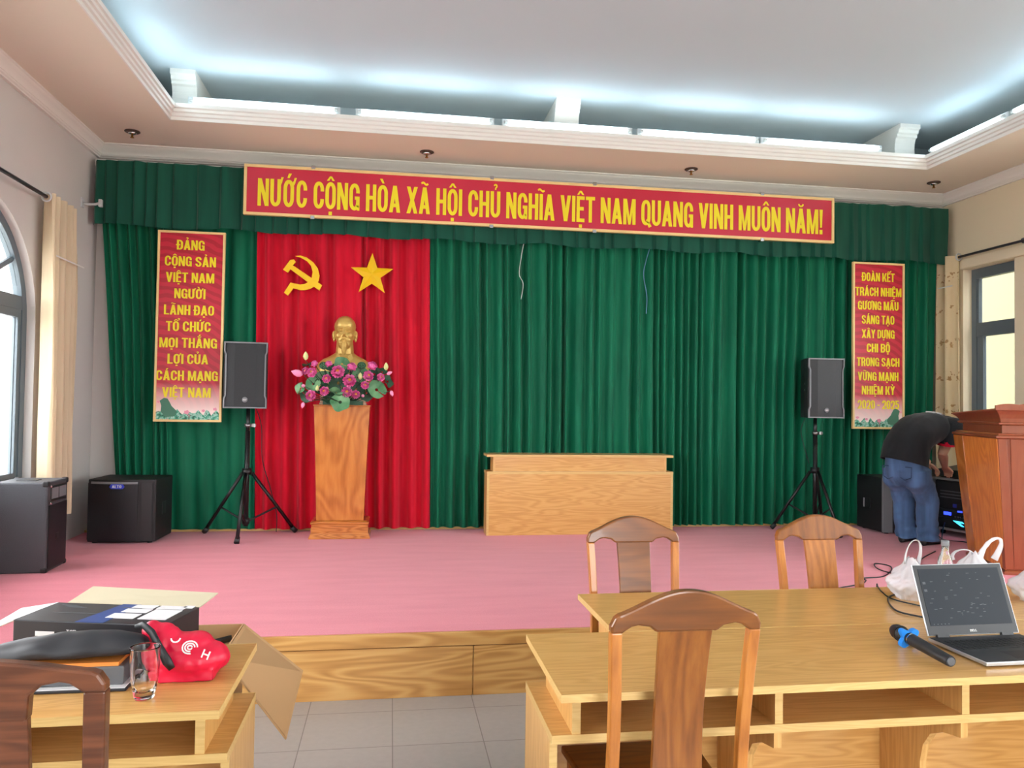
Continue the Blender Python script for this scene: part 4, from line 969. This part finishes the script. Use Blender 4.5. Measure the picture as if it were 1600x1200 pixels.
obj('shelf_moulding', MB().loft([rect(-.083, LW+.083, -.083, LD+.083, 1.0), rect(-.10, LW+.10, -.10, LD+.10, 1.008), rect(-.10, LW+.10, -.10, LD+.10, 1.022), rect(-.08, LW+.08, -.08, LD+.08, 1.03), rect(-.075, LW+.075, -.075, LD+.075, 1.04)]), m_redwood, lc, bevel=.002)
obj('neck', MB().loft([rect(-.045, LW+.045, -.05, LD+.0, 1.04), rect(-.045, LW+.045, -.05, LD+.0, 1.10)]), m_redwood, lc, bevel=.002)
obj('neck_moulding', MB().loft([rect(-.06, LW+.06, -.065, LD+.02, 1.10), rect(-.075, LW+.075, -.08, LD+.04, 1.108), rect(-.075, LW+.075, -.08, LD+.04, 1.118), rect(-.06, LW+.06, -.065, LD+.03, 1.122)]), m_redwood, lc, bevel=.002)
def topside(q):
    n_ = 9; out = []
    for k in range(n_+1):
        v = k/n_; e = .06+.055*v**1.5
        out.append((e, 1.12+q*v))
    return out
rings = []
for e, z in ((.06, 1.12), (.065, 1.15), (.08, 1.18), (.10, 1.205), (.11, 1.21), (.11, 1.225)):
    t_ = (z-1.12)/.105; zb = 1.12+(z-1.12)*.62
    rings.append([(-e, -e-.01, z), (LW+e, -e-.01, z), (LW+e, LD+e-.02, zb), (-e, LD+e-.02, zb)])
obj('reading_top', MB().loft(rings), m_redwood, lc, bevel=.003)
sc_pts = [(-.11, 1.222)]+[(-.11+(LW+.22)*i/60, 1.246+.010*abs(math.sin(PI*(i/60)*6))+.016*(1-abs(2*i/60-1))) for i in range(61)]+[(LW+.11, 1.222)]
obj('scalloped_crest', MB().prism(sc_pts, lambda p, q, dd: (p, -.12+dd, q), 0, .02), m_redwood, lc)
# ------------------------------------------------------------------ person
FX = Vector((4.72, 6.45, ZS)); fv = Vector((.906, .423, 0)); rv_ = Vector((.423, -.906, 0)); up = Vector((0, 0, 1))
def P(f, r, z): return FX + fv*f + rv_*r + up*(z-ZS)
per = thing('person', 'person in a black shirt with red cuffs and blue jeans bending over the amplifier rack', 'person', FX)
def L_(v): return Vector(v) - FX
body = MB()
shR, shL = L_((5.03, 6.39, 1.375)), L_((4.89, 6.73, 1.38))
elR, elL = L_((4.925, 6.385, 1.145)), L_((4.99, 6.83, 1.13))
haR, haL = L_((5.11, 6.585, .985)), L_((5.10, 6.74, 1.005))
pel = L_(P(-.17, 0, 1.02)); mid = L_(P(0, 0, 1.33)); chest = L_(P(.22, 0, 1.375)); nk = L_(P(.34, 0, 1.40)); hd = L_(P(.50, .02, 1.365))
body.tube([pel, mid, chest, nk], [.125, .12, .13, .06], 20)
body.tube([chest, nk, hd-(hd-nk)*.35], [.08, .056, .054], 14)
rot = (fv*.75-up*.55).normalized().to_track_quat('Z', 'Y').to_matrix()
body.ball(hd, (.078, .095, .115), 18, 12, rot); body.ball(hd+fv*.03-up*.05, (.06, .07, .085), 14, 10, rot)
for sg in (-1, 1): body.ball(hd+rv_*sg*.078-fv*.01-up*.01, (.014, .024, .034), 8, 6); body.ball(hd+fv*.09-up*.055+rv_*sg*.03, (.012, .02, .012), 8, 6)
body.tube([hd+fv*.085-up*.04, hd+fv*.115-up*.075], [.012, .018], 8)
for sh, el, ha in ((shR, elR, haR), (shL, elL, haL)):
    wr = el+(ha-el)*.80
    body.tube([chest, sh, sh+(el-sh)*.3, sh+(el-sh)*.65, el, el+(wr-el)*.25, el+(wr-el)*.6, wr], [.07, .062, .054, .047, .040, .043, .036, .026], 14)
def hand(wr, ha, palmn, thumb):
    d = (ha-wr).normalized(); n_ = palmn.normalized(); s_ = d.cross(n_).normalized(); n_ = s_.cross(d).normalized()
    body.ball(wr+d*.05, (.042, .016, .05), 12, 8, Matrix((s_, n_, d)).transposed())
    for i, (o_, L) in enumerate(((-.030, .062), (-.010, .072), (.010, .068), (.029, .052))):
        b0 = wr+d*.085+s_*o_; b1 = b0+(d*.85+n_*.3).normalized()*L*.5; b2 = b1+(d*.45+n_*.8).normalized()*L*.35; b3 = b2+(d*.05+n_*1).normalized()*L*.3
        body.tube([b0-d*.02, b0, b1, b2, b3], [.009, .0095, .009, .008, .006], 8)
    q = wr+d*.03+s_*thumb*.036; body.tube([wr+d*.02+s_*thumb*.02, q+n_*.01, q+d*.03+s_*thumb*.016+n_*.022, q+d*.055+s_*thumb*.008+n_*.035], [.013, .012, .0105, .008], 8)
for el, ha, th in ((elR, haR, -1), (elL, haL, 1)):
    wr = el+(ha-el)*.80; hand(wr, wr+((ha-el).normalized()*.6+fv*.5-up*.25)*.1, Vector((.2, .1, -1)), th)
hipR, hipL = L_(P(-.15, .095, .99)), L_(P(-.15, -.095, .99)); knR, knL = L_(P(-.015, .105, .71)), L_(P(-.03, -.105, .71)); anR, anL = L_(P(0, .10, .42)), L_(P(-.01, -.095, .42))
for h_, k_, a_ in ((hipR, knR, anR), (hipL, knL, anL)): body.tube([pel, h_, k_, a_], [.09, .075, .055, .04], 14)
organic('body', body, .0065, 3, m_skin, per)
cap = MB(); cap.ball(hd-fv*.012+up*.018, (.083, .10, .115), 20, 14, rot)
me = cap.mesh('hair'); bm = bmesh.new(); bm.from_mesh(me)
bmesh.ops.bisect_plane(bm, geom=list(bm.verts)+list(bm.edges)+list(bm.faces), plane_co=hd+fv*.02-up*.03, plane_no=(fv*.75-up*.66), clear_outer=True)
bm.to_mesh(me); bm.free(); hr = link('hair', me, m_hair, per, True); so = hr.modifiers.new('thick', 'SOLIDIFY'); so.thickness = .012; so.offset = -1
# jeans
J = MB()
J.tube([L_(P(-.205, 0, 1.165)), L_(P(-.18, 0, 1.06)), L_(P(-.165, 0, .97)), L_(P(-.14, 0, .90))], [.155, .170, .172, .14], 24)
for h_, k_, a_, sg in ((hipR, knR, anR, 1), (hipL, knL, anL, -1)):
    J.tube([h_+up*.02-fv*.025, h_-up*.08-fv*.015, (h_+k_)/2, k_, (k_+a_)/2-fv*.015, a_+up*.0, a_-up*.045], [.118, .118, .104, .092, .088, .090, .092], 20)
def crease(p):
    q = p*9; base_ = .006*noise.noise((q.x, q.y, q.z*.8))
    lowz = max(0, min(1, (.62-(p.z+ZS))/.25)); return base_ + .012*lowz*math.sin(p.z*75+4*noise.noise((q.x*.6, q.y*.6, q.z*.5)))*.6 + .004*noise.noise((q.x*2, q.y*2, q.z*3))
me_j = organic('jeans', J, .011, 4, m_jean, per, crease)
for sg in (-1, 1):   # back pockets and seams as thin patches on the seat
    c0 = P(-.345, sg*.075, 1.0)
    mbp = MB(); pk = [(-.055, .05), (.055, .05), (.052, -.04), (0, -.065), (-.052, -.04)]
    for i in range(5):
        a, b = pk[i], pk[(i+1) % 5]
        pa = [L_(P(-.325-.012*(1-abs(x)/.06), sg*.078+x, .985+z)) for x, z in (a, b)]
        mbp.tube(pa, .004, 5)
    obj('pocket_seam', mbp, m_denimdark, me_j)
# shirt: an open loft from hem to collar plus two sleeves with red cuffs
def ring3(c, ax, side, a, b, n=28, sq=.9):
    ax = Vector(ax).normalized(); side = Vector(side).normalized(); nn = side.cross(ax).normalized()
    return [Vector(c)+side*(a*math.copysign(abs(math.cos(q))**sq, math.cos(q)))+nn*(b*math.copysign(abs(math.sin(q))**sq, math.sin(q))) for q in [2*PI*i/n for i in range(n)]]
S_ = MB()
spine = [(P(-.215, 0, 1.085), (-.15, 1.0), .190, .182), (P(-.195, 0, 1.16), (.1, 1.0), .190, .172), (P(-.13, 0, 1.25), (.5, .85), .192, .165), (P(-.02, 0, 1.325), (.85, .5), .198, .158), (P(.10, 0, 1.365), (1, .2), .208, .148), (P(.20, 0, 1.38), (1, .05), .212, .135), (P(.28, 0, 1.39), (1, 0), .185, .115), (P(.335, 0, 1.395), (1, 0), .12, .085), (P(.36, 0, 1.40), (1, 0), .075, .068)]
rings = [ring3(L_(c), fv*a[0]+up*a[1], rv_, w_, d_) for c, a, w_, d_ in spine]
hem = [(p-up*.045 if False else p) for p in rings[0]]
c0 = L_(spine[0][0]); rings = [[p+up*(-.02-.38*(p-c0).dot(fv)+.10*(p-c0).dot(rv_)*-1) for p in rings[0]]]+rings[1:]
S_.loft(rings, False, False)
for sh, el, sg in ((shR, elR, 1), (shL, elL, -1)):
    d = (el-sh); inn = sh - rv_*sg*.10 - fv*.02 + up*.0
    cs = [(inn, .115), (sh-d*.08, .098), (sh+d*.25, .088), (sh+d*.50, .080), (sh+d*.60, .079)]
    ax0 = (rv_*sg-up*.2).normalized()
    rr = []
    for i, (c, r_) in enumerate(cs):
        ax = ax0.lerp(d.normalized(), min(1, i/2)); rr.append(ring3(c, ax, fv, r_, r_*.9, 20, 1))
    S_.loft(rr, False, False)
sme_ = S_.mesh('shirt', True)
bm = bmesh.new(); bm.from_mesh(sme_); bmesh.ops.subdivide_edges(bm, edges=list(bm.edges), cuts=3, use_grid_fill=True, smooth=.6); bm.normal_update()
for v in bm.verts:
    q = v.co*8; v.co += v.normal*(.008*noise.noise((q.x, q.y, q.z))+.005*noise.noise((q.x*2.5, q.y*2.5, q.z*1.2)))
bm.to_mesh(sme_); bm.free()
shirt = link('shirt', sme_, m_shirt, per, True); so = shirt.modifiers.new('thick', 'SOLIDIFY'); so.thickness = .005
for sh, el in ((shR, elR), (shL, elL)):
    d = el-sh; obj('red_cuff', MB().loft([ring3(sh+d*t_, d, fv, .082, .074, 24, 1) for t_ in (.50, .58, .68)], False, False), m_cuff, shirt, True)
def backpatch(f0, f1, r0, r1): 
    def g(u, v):
        f_ = f0+(f1-f0)*u; r_ = r0+(r1-r0)*v
        return L_(P(f_, r_, 1.535-.35*max(0, f_-.16)-.9*r_*r_))
    return MB().grid(g, 6, 4)
mb = MB()
for f0, r0, l_ in ((.17, -.01, .05), (.17, .05, .03), (.17, .09, .04), (.21, .0, .12), (.145, .02, .06)):
    a = [L_(P(f0, r0+l_*i/5, 1.522-.35*max(0, f0-.17)-1.1*(r0+l_*i/5)**2)) for i in range(6)]
    mb.tube(a, .006, 5)
obj('back_print', mb, m_print, shirt)
for a_, nm in ((anR, 1), (anL, -1)):
    sh_ = MB(); a0 = Vector((a_.x, a_.y, 0))
    def sr(f, w_, hgt, z0=.0): return [a0+fv*f+rv_*(w_*math.cos(q))+up*max(0.0, hgt*.5+hgt*.5*math.sin(q)) for q in [2*PI*i/16 for i in range(16)]]
    sh_.loft([sr(-.085, .02, .05), sr(-.07, .036, .075), sr(-.02, .04, .095), sr(.06, .044, .075), (sr(.13, .046, .055)), sr(.17, .036, .042), sr(.19, .014, .03)])
    obj('shoe', sh_, m_shoe, per, True)
# ------------------------------------------------------------------ laptop, microphone, cables
TT = .7475
lp = thing('laptop', 'open graphite laptop with dark screen on the near oak table', 'laptop', (1.812, 2.155, TT), math.radians(1))
LWd, LDp = .352, .258
obj('base_shell', MB().prism([(0, 0), (LWd, 0), (LWd, LDp), (0, LDp)], lambda p, q, dd: (p, q, dd), .004, .016), m_alu, lp, bevel=.002)
dk_ = obj('keyboard_deck', MB().box(.003, LWd-.003, .003, LDp-.004, .016, .0175), m_laptop, lp)
mb = MB()
for r_ in range(5):
    for c_ in range(15):
        if r_ == 0 and 4 <= c_ <= 9: continue
        mb.box(.022+c_*.0206, .022+c_*.0206+.0175, .118+r_*.0195, .118+r_*.0195+.016, .0175, .0192)
mb.box(.022+4*.0206, .022+9*.0206+.0175, .118, .134, .0175, .0192)
ks = obj('keys', mb, m_key, dk_); ks['kind'] = 'stuff'
obj('touchpad', MB().box(.125, .225, .02, .09, .0175, .018), m_key, dk_)
for a in (.02, LWd-.04):
    obj('rubber_foot', MB().box(a, a+.02, .02, .03, 0, .004).box(a, a+.02, LDp-.03, LDp-.02, 0, .004), m_black, lp)
lang = math.radians(21)
def lid(x, y, z):   # y: thickness outward, z: up the lid, hinged at the back edge
    return (x, LDp-.002+math.sin(lang)*z+math.cos(lang)*y, .017+math.cos(lang)*z-math.sin(lang)*y)
def lidbox(x0, x1, y0, y1, z0, z1):
    return MB().hexa([lid(x0, y0, z0), lid(x1, y0, z0), lid(x1, y1, z0), lid(x0, y1, z0), lid(x0, y0, z1), lid(x1, y0, z1), lid(x1, y1, z1), lid(x0, y1, z1)])
LH = .243
sl_ = obj('lid', lidbox(0, LWd, 0, .006, .004, LH), m_alu, lp, bevel=.002)
obj('bezel', lidbox(.003, LWd-.003, -.001, 0, .006, LH-.003), m_laptop, sl_)
sn = obj('screen', lidbox(.018, LWd-.018, -.002, -.001, .036, LH-.016), m_scr, sl_)
mb = MB(); rr_ = random.Random(6)
for k in range(46):
    a = rr_.uniform(.03, LWd-.06); b = rr_.uniform(.06, LH-.03); q = lidbox(a, a+rr_.uniform(.003, .012), -.0025, -.002, b, b+.0018).mesh('x'); mb.bm.from_mesh(q)
for z in (.15, .175): q = lidbox(.025, .036, -.0025, -.002, z, z+.008).mesh('x'); mb.bm.from_mesh(q)
for k in range(5): q = lidbox(.03+k*.014, .034+k*.014, -.0025, -.002, .04, .043).mesh('x'); mb.bm.from_mesh(q)
o = obj('screen_marks', mb, m_scri, sn); o['kind'] = 'stuff'
writing('DELL', 'lettering', m_print, sl_, .026, .0075, lambda u, v, dd: lid(.163+u, -.0012-dd, .014+v), .03, .0006)
obj('hinge', lidbox(.03, .075, -.008, .004, -.002, .008), m_laptop, lp); obj('hinge', lidbox(LWd-.075, LWd-.03, -.008, .004, -.002, .008), m_laptop, lp)
# microphone
a = Vector((1.713, 2.462, TT+.0265)); b = Vector((1.690, 2.155, TT+.0175)); d = (b-a).normalized()
mc = thing('microphone', 'black handheld microphone with blue anti-roll ring lying beside the laptop', 'microphone', (a.x, a.y, TT))
o0 = Vector((0, 0, a.z-TT)); L = (b-a).length
obj('handle', MB().tube([o0+d*.075, o0+d*.10, o0+d*.20, o0+d*(L-.005), o0+d*L], [.021, .020, .0185, .0172, .016], 20), m_black, mc, 'auto')
g_ = MB().tube([o0+d*.0, o0+d*.006, o0+d*.02, o0+d*.045, o0+d*.065, o0+d*.075], [.012, .019, .0245, .0255, .0235, .021], 20); obj('head_grille', g_, m_grille, mc, True)
obj('head_band', MB().tube([o0+d*.038, o0+d*.048], [.0268, .0268], 20), m_blackmetal, mc)
obj('end_cap', MB().tube([o0+d*(L-.001), o0+d*(L+.004)], [.013, .012], 16), m_grey, mc)
obj('trim_ring', MB().tube([o0+d*.108, o0+d*.112], [.0204, .0202], 20), m_chrome, mc)
s_ = d.cross(up).normalized(); u2 = s_.cross(d).normalized(); c0 = o0+d*.088
pts = []
for i in range(48):
    q = 2*PI*i/48+PI/4; r_ = .030+.009*math.cos(4*q+PI); pts.append((q, r_))
def ringpt(q, r_, t_): return c0+d*t_+s_*(r_*math.cos(q))+u2*(r_*math.sin(q))
inner = .0205
R1 = [[ringpt(q, r_, -.010) for q, r_ in pts], [ringpt(q, r_, .010) for q, r_ in pts], [ringpt(q, inner, .010) for q, r_ in pts], [ringpt(q, inner, -.010) for q, r_ in pts]]
ar = obj('anti_roll_ring', MB().loft(R1, closed=True), m_blue, mc, bevel=.002)
mnz = min((v.co.z for v in ar.data.vertices)); mc.location.z = TT - mnz
wire('laptop_cable', [(2.16, 2.47, .765), (2.09, 2.55, .752), (2.02, 2.66, .752), (1.957, 2.76, .752), (1.975, 2.85, .752), (2.05, 2.98, .752), (2.14, 3.05, .752), (2.22, 3.10, .752)], .0035, m_black, 'black cable curving over the table behind the laptop', 'cable')
wire('charger_cable', [(2.19, 2.55, .752), (2.13, 2.78, .752), (2.06, 2.95, .752), (2.09, 3.08, .752), (2.137, 3.18, .752), (2.15, 3.206, .745), (2.155, 3.212, .60), (2.17, 3.25, .2), (2.3, 3.6, .004), (2.6, 3.9, .004)], .003, m_black, 'thin black cable running off the far edge of the table with bags', 'cable')
wire('stage_cable', [(2.85, 4.75, .336), (2.976, 4.855, .336), (3.12, 4.92, .336), (3.221, 4.97, .336), (3.31, 5.06, .336), (3.338, 5.13, .336), (3.495, 5.16, .336), (3.66, 5.30, .336), (3.80, 5.50, .336), (3.74, 5.60, .338), (3.63, 5.40, .34), (3.66, 5.24, .336), (3.76, 5.26, .336), (3.95, 5.40, .336), (4.25, 5.75, .336), (4.6, 6.05, .336)], .0045, m_black, 'black cable with a loop lying on the pink carpet right of the chairs', 'cable')
wire('speaker_cable', [(-1.20, 7.28, 1.46), (-1.16, 7.33, 1.3), (-1.15, 7.36, 1.0), (-1.08, 7.38, .75), (-1.02, 7.40, .5), (-1.02, 7.40, .34)], .004, m_black, 'thin black cable hanging from the left tripod speaker down the red curtain', 'cable')
wire('speaker_cable', [(4.05, 7.2, 1.44), (4.03, 7.24, 1.33), (4.04, 7.22, 1.2), (4.07, 7.16, 1.0)], .004, m_black, 'thin black cable hanging under the right tripod speaker', 'cable')
for k, pts in enumerate(([(5.24, 6.93, .80), (5.18, 6.9, .6), (5.20, 6.86, .42), (5.10, 6.80, .338), (4.98, 6.7, .338)], [(5.26, 6.9, .52), (5.16, 6.82, .44), (5.10, 6.62, .338), (5.2, 6.45, .338), (5.12, 6.3, .338)], [(5.27, 6.8, .46), (5.17, 6.7, .40), (5.05, 6.55, .338), (4.99, 6.4, .338)])):
    wire('rack_cable', pts, .005, m_black, ('black cable hanging from the top of the amplifier rack', 'black cable looping from the amplifier rack toward the lectern', 'short black cable from the rack to the floor by the shoes')[k], 'cable', 'cables at the amplifier rack')
# ------------------------------------------------------------------ plastic bags and bottle
def bag(name, loc, w, d, h, seed, label, handles, squash=1):
    t = thing(name, label, 'bag', loc, group='white plastic carrier bags')
    def f(u, v):
        a = 2*PI*u; vv = v
        prof = (.35+.65*math.sin(PI*min(1, .15+vv*.85)))*(1-.55*max(0, vv-.55)/.45)
        r = 1+.22*noise.noise((math.cos(a)*2+seed, math.sin(a)*2, vv*4))+.16*noise.noise((math.cos(a)*5, math.sin(a)*5+seed, vv*8))+.08*noise.noise((math.cos(a)*12, math.sin(a)*12+seed, vv*14))
        return (w/2*prof*r*math.cos(a), d/2*prof*r*math.sin(a), max(.001, h*vv*(1+.1*noise.noise((math.cos(a), math.sin(a), seed*3.)))))
    mb = MB().grid(f, 56, 26)
    obj('film', mb, m_bag, t, True)
    for hx, hz, hw, lean_ in handles:
        pts = []
        for i in range(17):
            q = PI*i/16; pts.append((hx+hw*math.cos(q)+lean_*math.sin(q), .01*math.sin(q*2+seed), h*.84+hz*math.sin(q)))
        mb = MB().tube(pts, [.016-.010*math.sin(PI*i/16)+.003*noise.noise((i*.9, seed, hx*9)) for i in range(17)], 8, flat=.3)
        obj('handle', mb, m_bag, t, True)
    return t
bag('plastic_bag', (2.155, 2.98, TT), .175, .16, .17, 3, 'white plastic bag with one tall handle, left of the bottle behind the laptop', [(.0, .10, .03, .02)])
bag('plastic_bag', (2.432, 2.96, TT), .20, .18, .19, 9, 'white plastic bag with two handles behind the top of the laptop screen', [(-.05, .045, .05, .0), (.06, .09, .035, .045)])
bag('plastic_bag', (2.655, 2.88, TT), .17, .20, .15, 14, 'crumpled white plastic bag at the right photo edge', [(.01, .05, .04, 0)])
bt = thing('water_bottle', 'clear plastic water bottle standing between the white plastic bags', 'bottle', (2.288, 2.95, TT))
obj('body', MB().lathe([(.026, 0), (.030, .004), (.030, .05), (.027, .06), (.030, .07), (.030, .14), (.026, .17), (.014, .20), (.013, .225)], n=20), m_pet, bt, True)
obj('cap', MB().lathe([(.015, .222), (.016, .224), (.016, .242), (.014, .245)], n=16), m_greytrim, bt, True)
# ------------------------------------------------------------------ things on the left table
def tumbler():
    mb = MB(); n = 32
    def ring(r, z, fac=0): return [(r*(1-fac*(.5-.5*math.cos(8*2*PI*k/n)))*math.cos(2*PI*k/n), r*(1-fac*(.5-.5*math.cos(8*2*PI*k/n)))*math.sin(2*PI*k/n), z) for k in range(n)]
    outp = [(.024, .0, .08), (.027, .006, .08), (.030, .022, .08), (.034, .04, .07), (.036, .05, .05), (.0362, .07, .03), (.0365, .10, 0), (.037, .130, 0), (.0372, .134, 0)]
    inp = [(.0355, .134, 0), (.0345, .13, 0), (.034, .10, 0), (.0335, .06, 0), (.031, .04, 0), (.026, .022, 0), (.012, .016, 0)]
    return mb.loft([ring(*p) for p in outp]+[ring(*p) for p in inp])
tag(obj('drinking_glass', tumbler(), m_clear, smooth=True, loc=(-.628, 2.19, TT+.0005)), 'clear empty drinking glass with a faceted foot on the left table', 'glass')
pb = thing('printed_box', 'flat black and blue printed cardboard box lying on the left table', 'box', (-1.085, 2.50, TT), math.radians(-13))
bw, bd_, bh = .465, .205, .132
obj('carton', MB().box(0, bw, 0, bd_, 0, bh), m_boxp, pb, bevel=.003)
obj('blue_band', MB().hexa([(.19, -.001, bh), (.275, -.001, bh), (.275, bd_, bh), (.215, bd_, bh), (.19, -.001, bh+.0012), (.275, -.001, bh+.0012), (.275, bd_, bh+.0012), (.215, bd_, bh+.0012)]), m_boxb, pb)
for x0, x1, y0, y1 in ((.265, .335, .165, .20), (.26, .34, .115, .155), (.25, .335, .05, .10), (.345, .43, .165, .20), (.35, .435, .05, .155), (.42, .45, .185, .21)):
    obj('paper_label', MB().box(x0, x1, y0, y1, bh, bh+.0018), m_label, pb)
writing('M', 'lettering', m_label, pb, .055, .058, lambda u, v, dd: (.07+v, -.001-dd, bh-.03-u), .02, .001)
writing('TOP', 'lettering', m_label, pb, .030, .012, lambda u, v, dd: (.165+u, -.001-dd, bh-.035+v), .02, .001)
mb = MB()
for k in range(5): mb.box(.03+.01*k, .03+.05+.012*k, bd_-.03-.006*k, bd_-.028-.006*k, bh, bh+.001)
mb.box(.06, .2, .09, .093, bh, bh+.001).box(.24, .30, .16, .168, bh, bh+.0014)
obj('small_print', mb, m_grey, pb)
obj('back_flap', MB().hexa([(.03, bd_, bh-.003), (bw, bd_, bh-.003), (bw+.02, bd_+.085, bh+.022), (.06, bd_+.085, bh+.030), (.03, bd_, bh), (bw, bd_, bh), (bw+.02, bd_+.085, bh+.025), (.06, bd_+.085, bh+.033)]), m_cardin, pb)
obj('left_flap', MB().hexa([(0, 0, bh-.003), (0, bd_, bh-.003), (-.11, bd_-.02, bh-.02), (-.13, 0, bh-.06), (0, 0, bh), (0, bd_, bh), (-.11, bd_-.02, bh-.017), (-.13, 0, bh-.057)]), m_label, pb)
fo = tag(obj('black_folder', MB().box(-.17, .14, -.09, .06, 0, .007), m_blackbag, bevel=.002, loc=(-.83, 2.335, TT)), 'thin black folder flat on the left table under the grey case', 'folder')
obj('white_sheet', MB().box(-.165, .135, -.085, .055, .007, .009), m_label, fo)
gb = thing('grey_case', 'flat grey case with an orange top lying under the black pouch', 'case', (-.845, 2.325, TT+.009))
obj('case_body', MB().box(-.14, .14, -.055, .06, 0, .050), m_grey, gb, bevel=.004)
obj('orange_top', MB().box(-.13, .125, -.05, .055, .050, .060), m_orange, gb)
def pouch(u, v):
    a = 2*PI*v; x = -.25+.47*u; end = math.sin(PI*min(1, max(0, u)))**.35
    ry = .056*end+.004; rz = (.014+.048*u**.6*(1-.12*u))*end+.002
    wob = 1+.10*noise.noise((x*16, math.cos(a), math.sin(a)))
    return (x, ry*wob*math.cos(a)-.02*u, rz*wob*math.sin(a)*(1 if math.sin(a) > 0 else .42)+.026-.022*(1-u)**2)
bp = tag(obj('black_pouch', MB().grid(pouch, 50, 24), m_blackbag, smooth=True, loc=(-.87, 2.335, TT+.072)), 'long soft black pouch lying across the grey case on the left table', 'pouch')
rb = thing('red_pouch', 'crumpled bright red zipped pouch with white print on the left table', 'pouch', (-.585, 2.355, TT))
Rb = MB()
Rb.ball((.035, -.005, .05), (.105, .075, .05)); Rb.ball((-.04, .0, .075), (.062, .052, .075)); Rb.ball((-.072, .0, .128), (.030, .04, .030)); Rb.ball((.02, .005, .088), (.075, .06, .035)); Rb.ball((.09, 0, .05), (.05, .06, .045)); Rb.box(-.06, .11, -.06, .06, .0, .03)
def crump(p):
    q = p*22; return .007*noise.noise((q.x*.6, q.y*.6, q.z*.6))-.007*max(0, .25-abs(noise.noise((q.x*.7+4, q.y*.7, q.z*.9))))
organic('pouch_body', Rb, .005, 6, m_redbag, rb, crump)
zp = [(-.112, -.02, .146), (-.088, -.034, .156), (-.060, -.050, .138), (-.038, -.066, .108), (-.024, -.074, .088), (-.010, -.080, .066), (.004, -.082, .046)]
obj('zip_flap', MB().tube(zp, [.006, .011, .012, .012, .013, .016, .011], 8, flat=.6), m_black, rb, True)
def onred(px, py):   # white print on the sloping upper side
    return (px, -.068+.35*(py-.09), py)
mb = MB()
for r_ in (.006, .013, .020): mb.tube([onred(.045+r_*math.cos(q), .098+r_*math.sin(q)*.8) for q in [2*PI*i/18 for i in range(15 if r_ > .01 else 18)]], .0022, 5)
mb.tube([onred(.005+.012*math.cos(q), .122+.010*math.sin(q)) for q in [PI+PI*i/8 for i in range(9)]], .0022, 5)
mb.tube([onred(.085, .092), onred(.078, .072)], .0022, 5); mb.tube([onred(.10, .086), onred(.093, .066)], .0022, 5); mb.tube([onred(.081, .082), onred(.097, .076)], .0022, 5)
obj('white_print', mb, m_label, rb)
# big brown carton standing on the floor behind the left table
bb = thing('cardboard_box', 'tall open brown cardboard box standing behind the left table before the stage', 'box', (-.765, 2.87, 0))
x0, x1, y0, y1, hh, tt = -.24, .235, -.20, .18, .70, .005
obj('carton', MB().box(x0, x1, y0, y0+tt, 0, hh).box(x0, x1, y1-tt, y1, 0, hh).box(x0, x0+tt, y0+tt, y1-tt, 0, hh).box(x1-tt, x1, y0+tt, y1-tt, 0, hh).box(x0+tt, x1-tt, y0+tt, y1-tt, 0, .01), m_card, bb)
def flap(Q, nrm):
    n_ = Vector(nrm).normalized()*.005; obj('flap', MB().hexa([Vector(q) for q in Q]+[Vector(q)+n_ for q in Q]), m_card, bb)
flap([(x1, y1, hh-.004), (x1+.225, y1-.09, hh-.155), (x1+.20, y0+.05, hh-.30), (x1, y0, hh-.004)], (.65, -.1, .75))
flap([(x0, y1, hh-.004), (x1, y1, hh-.004), (x1-.02, y1+.10, hh-.16), (x0+.02, y1+.10, hh-.16)], (0, .8, .6))
bi = tag(obj('black_tube', MB().cyl((-.90, 2.90, .61), (-.56, 2.99, .665), .012, n=12), m_black, smooth=True), 'black tube lying inside the open brown cardboard box', 'tube')
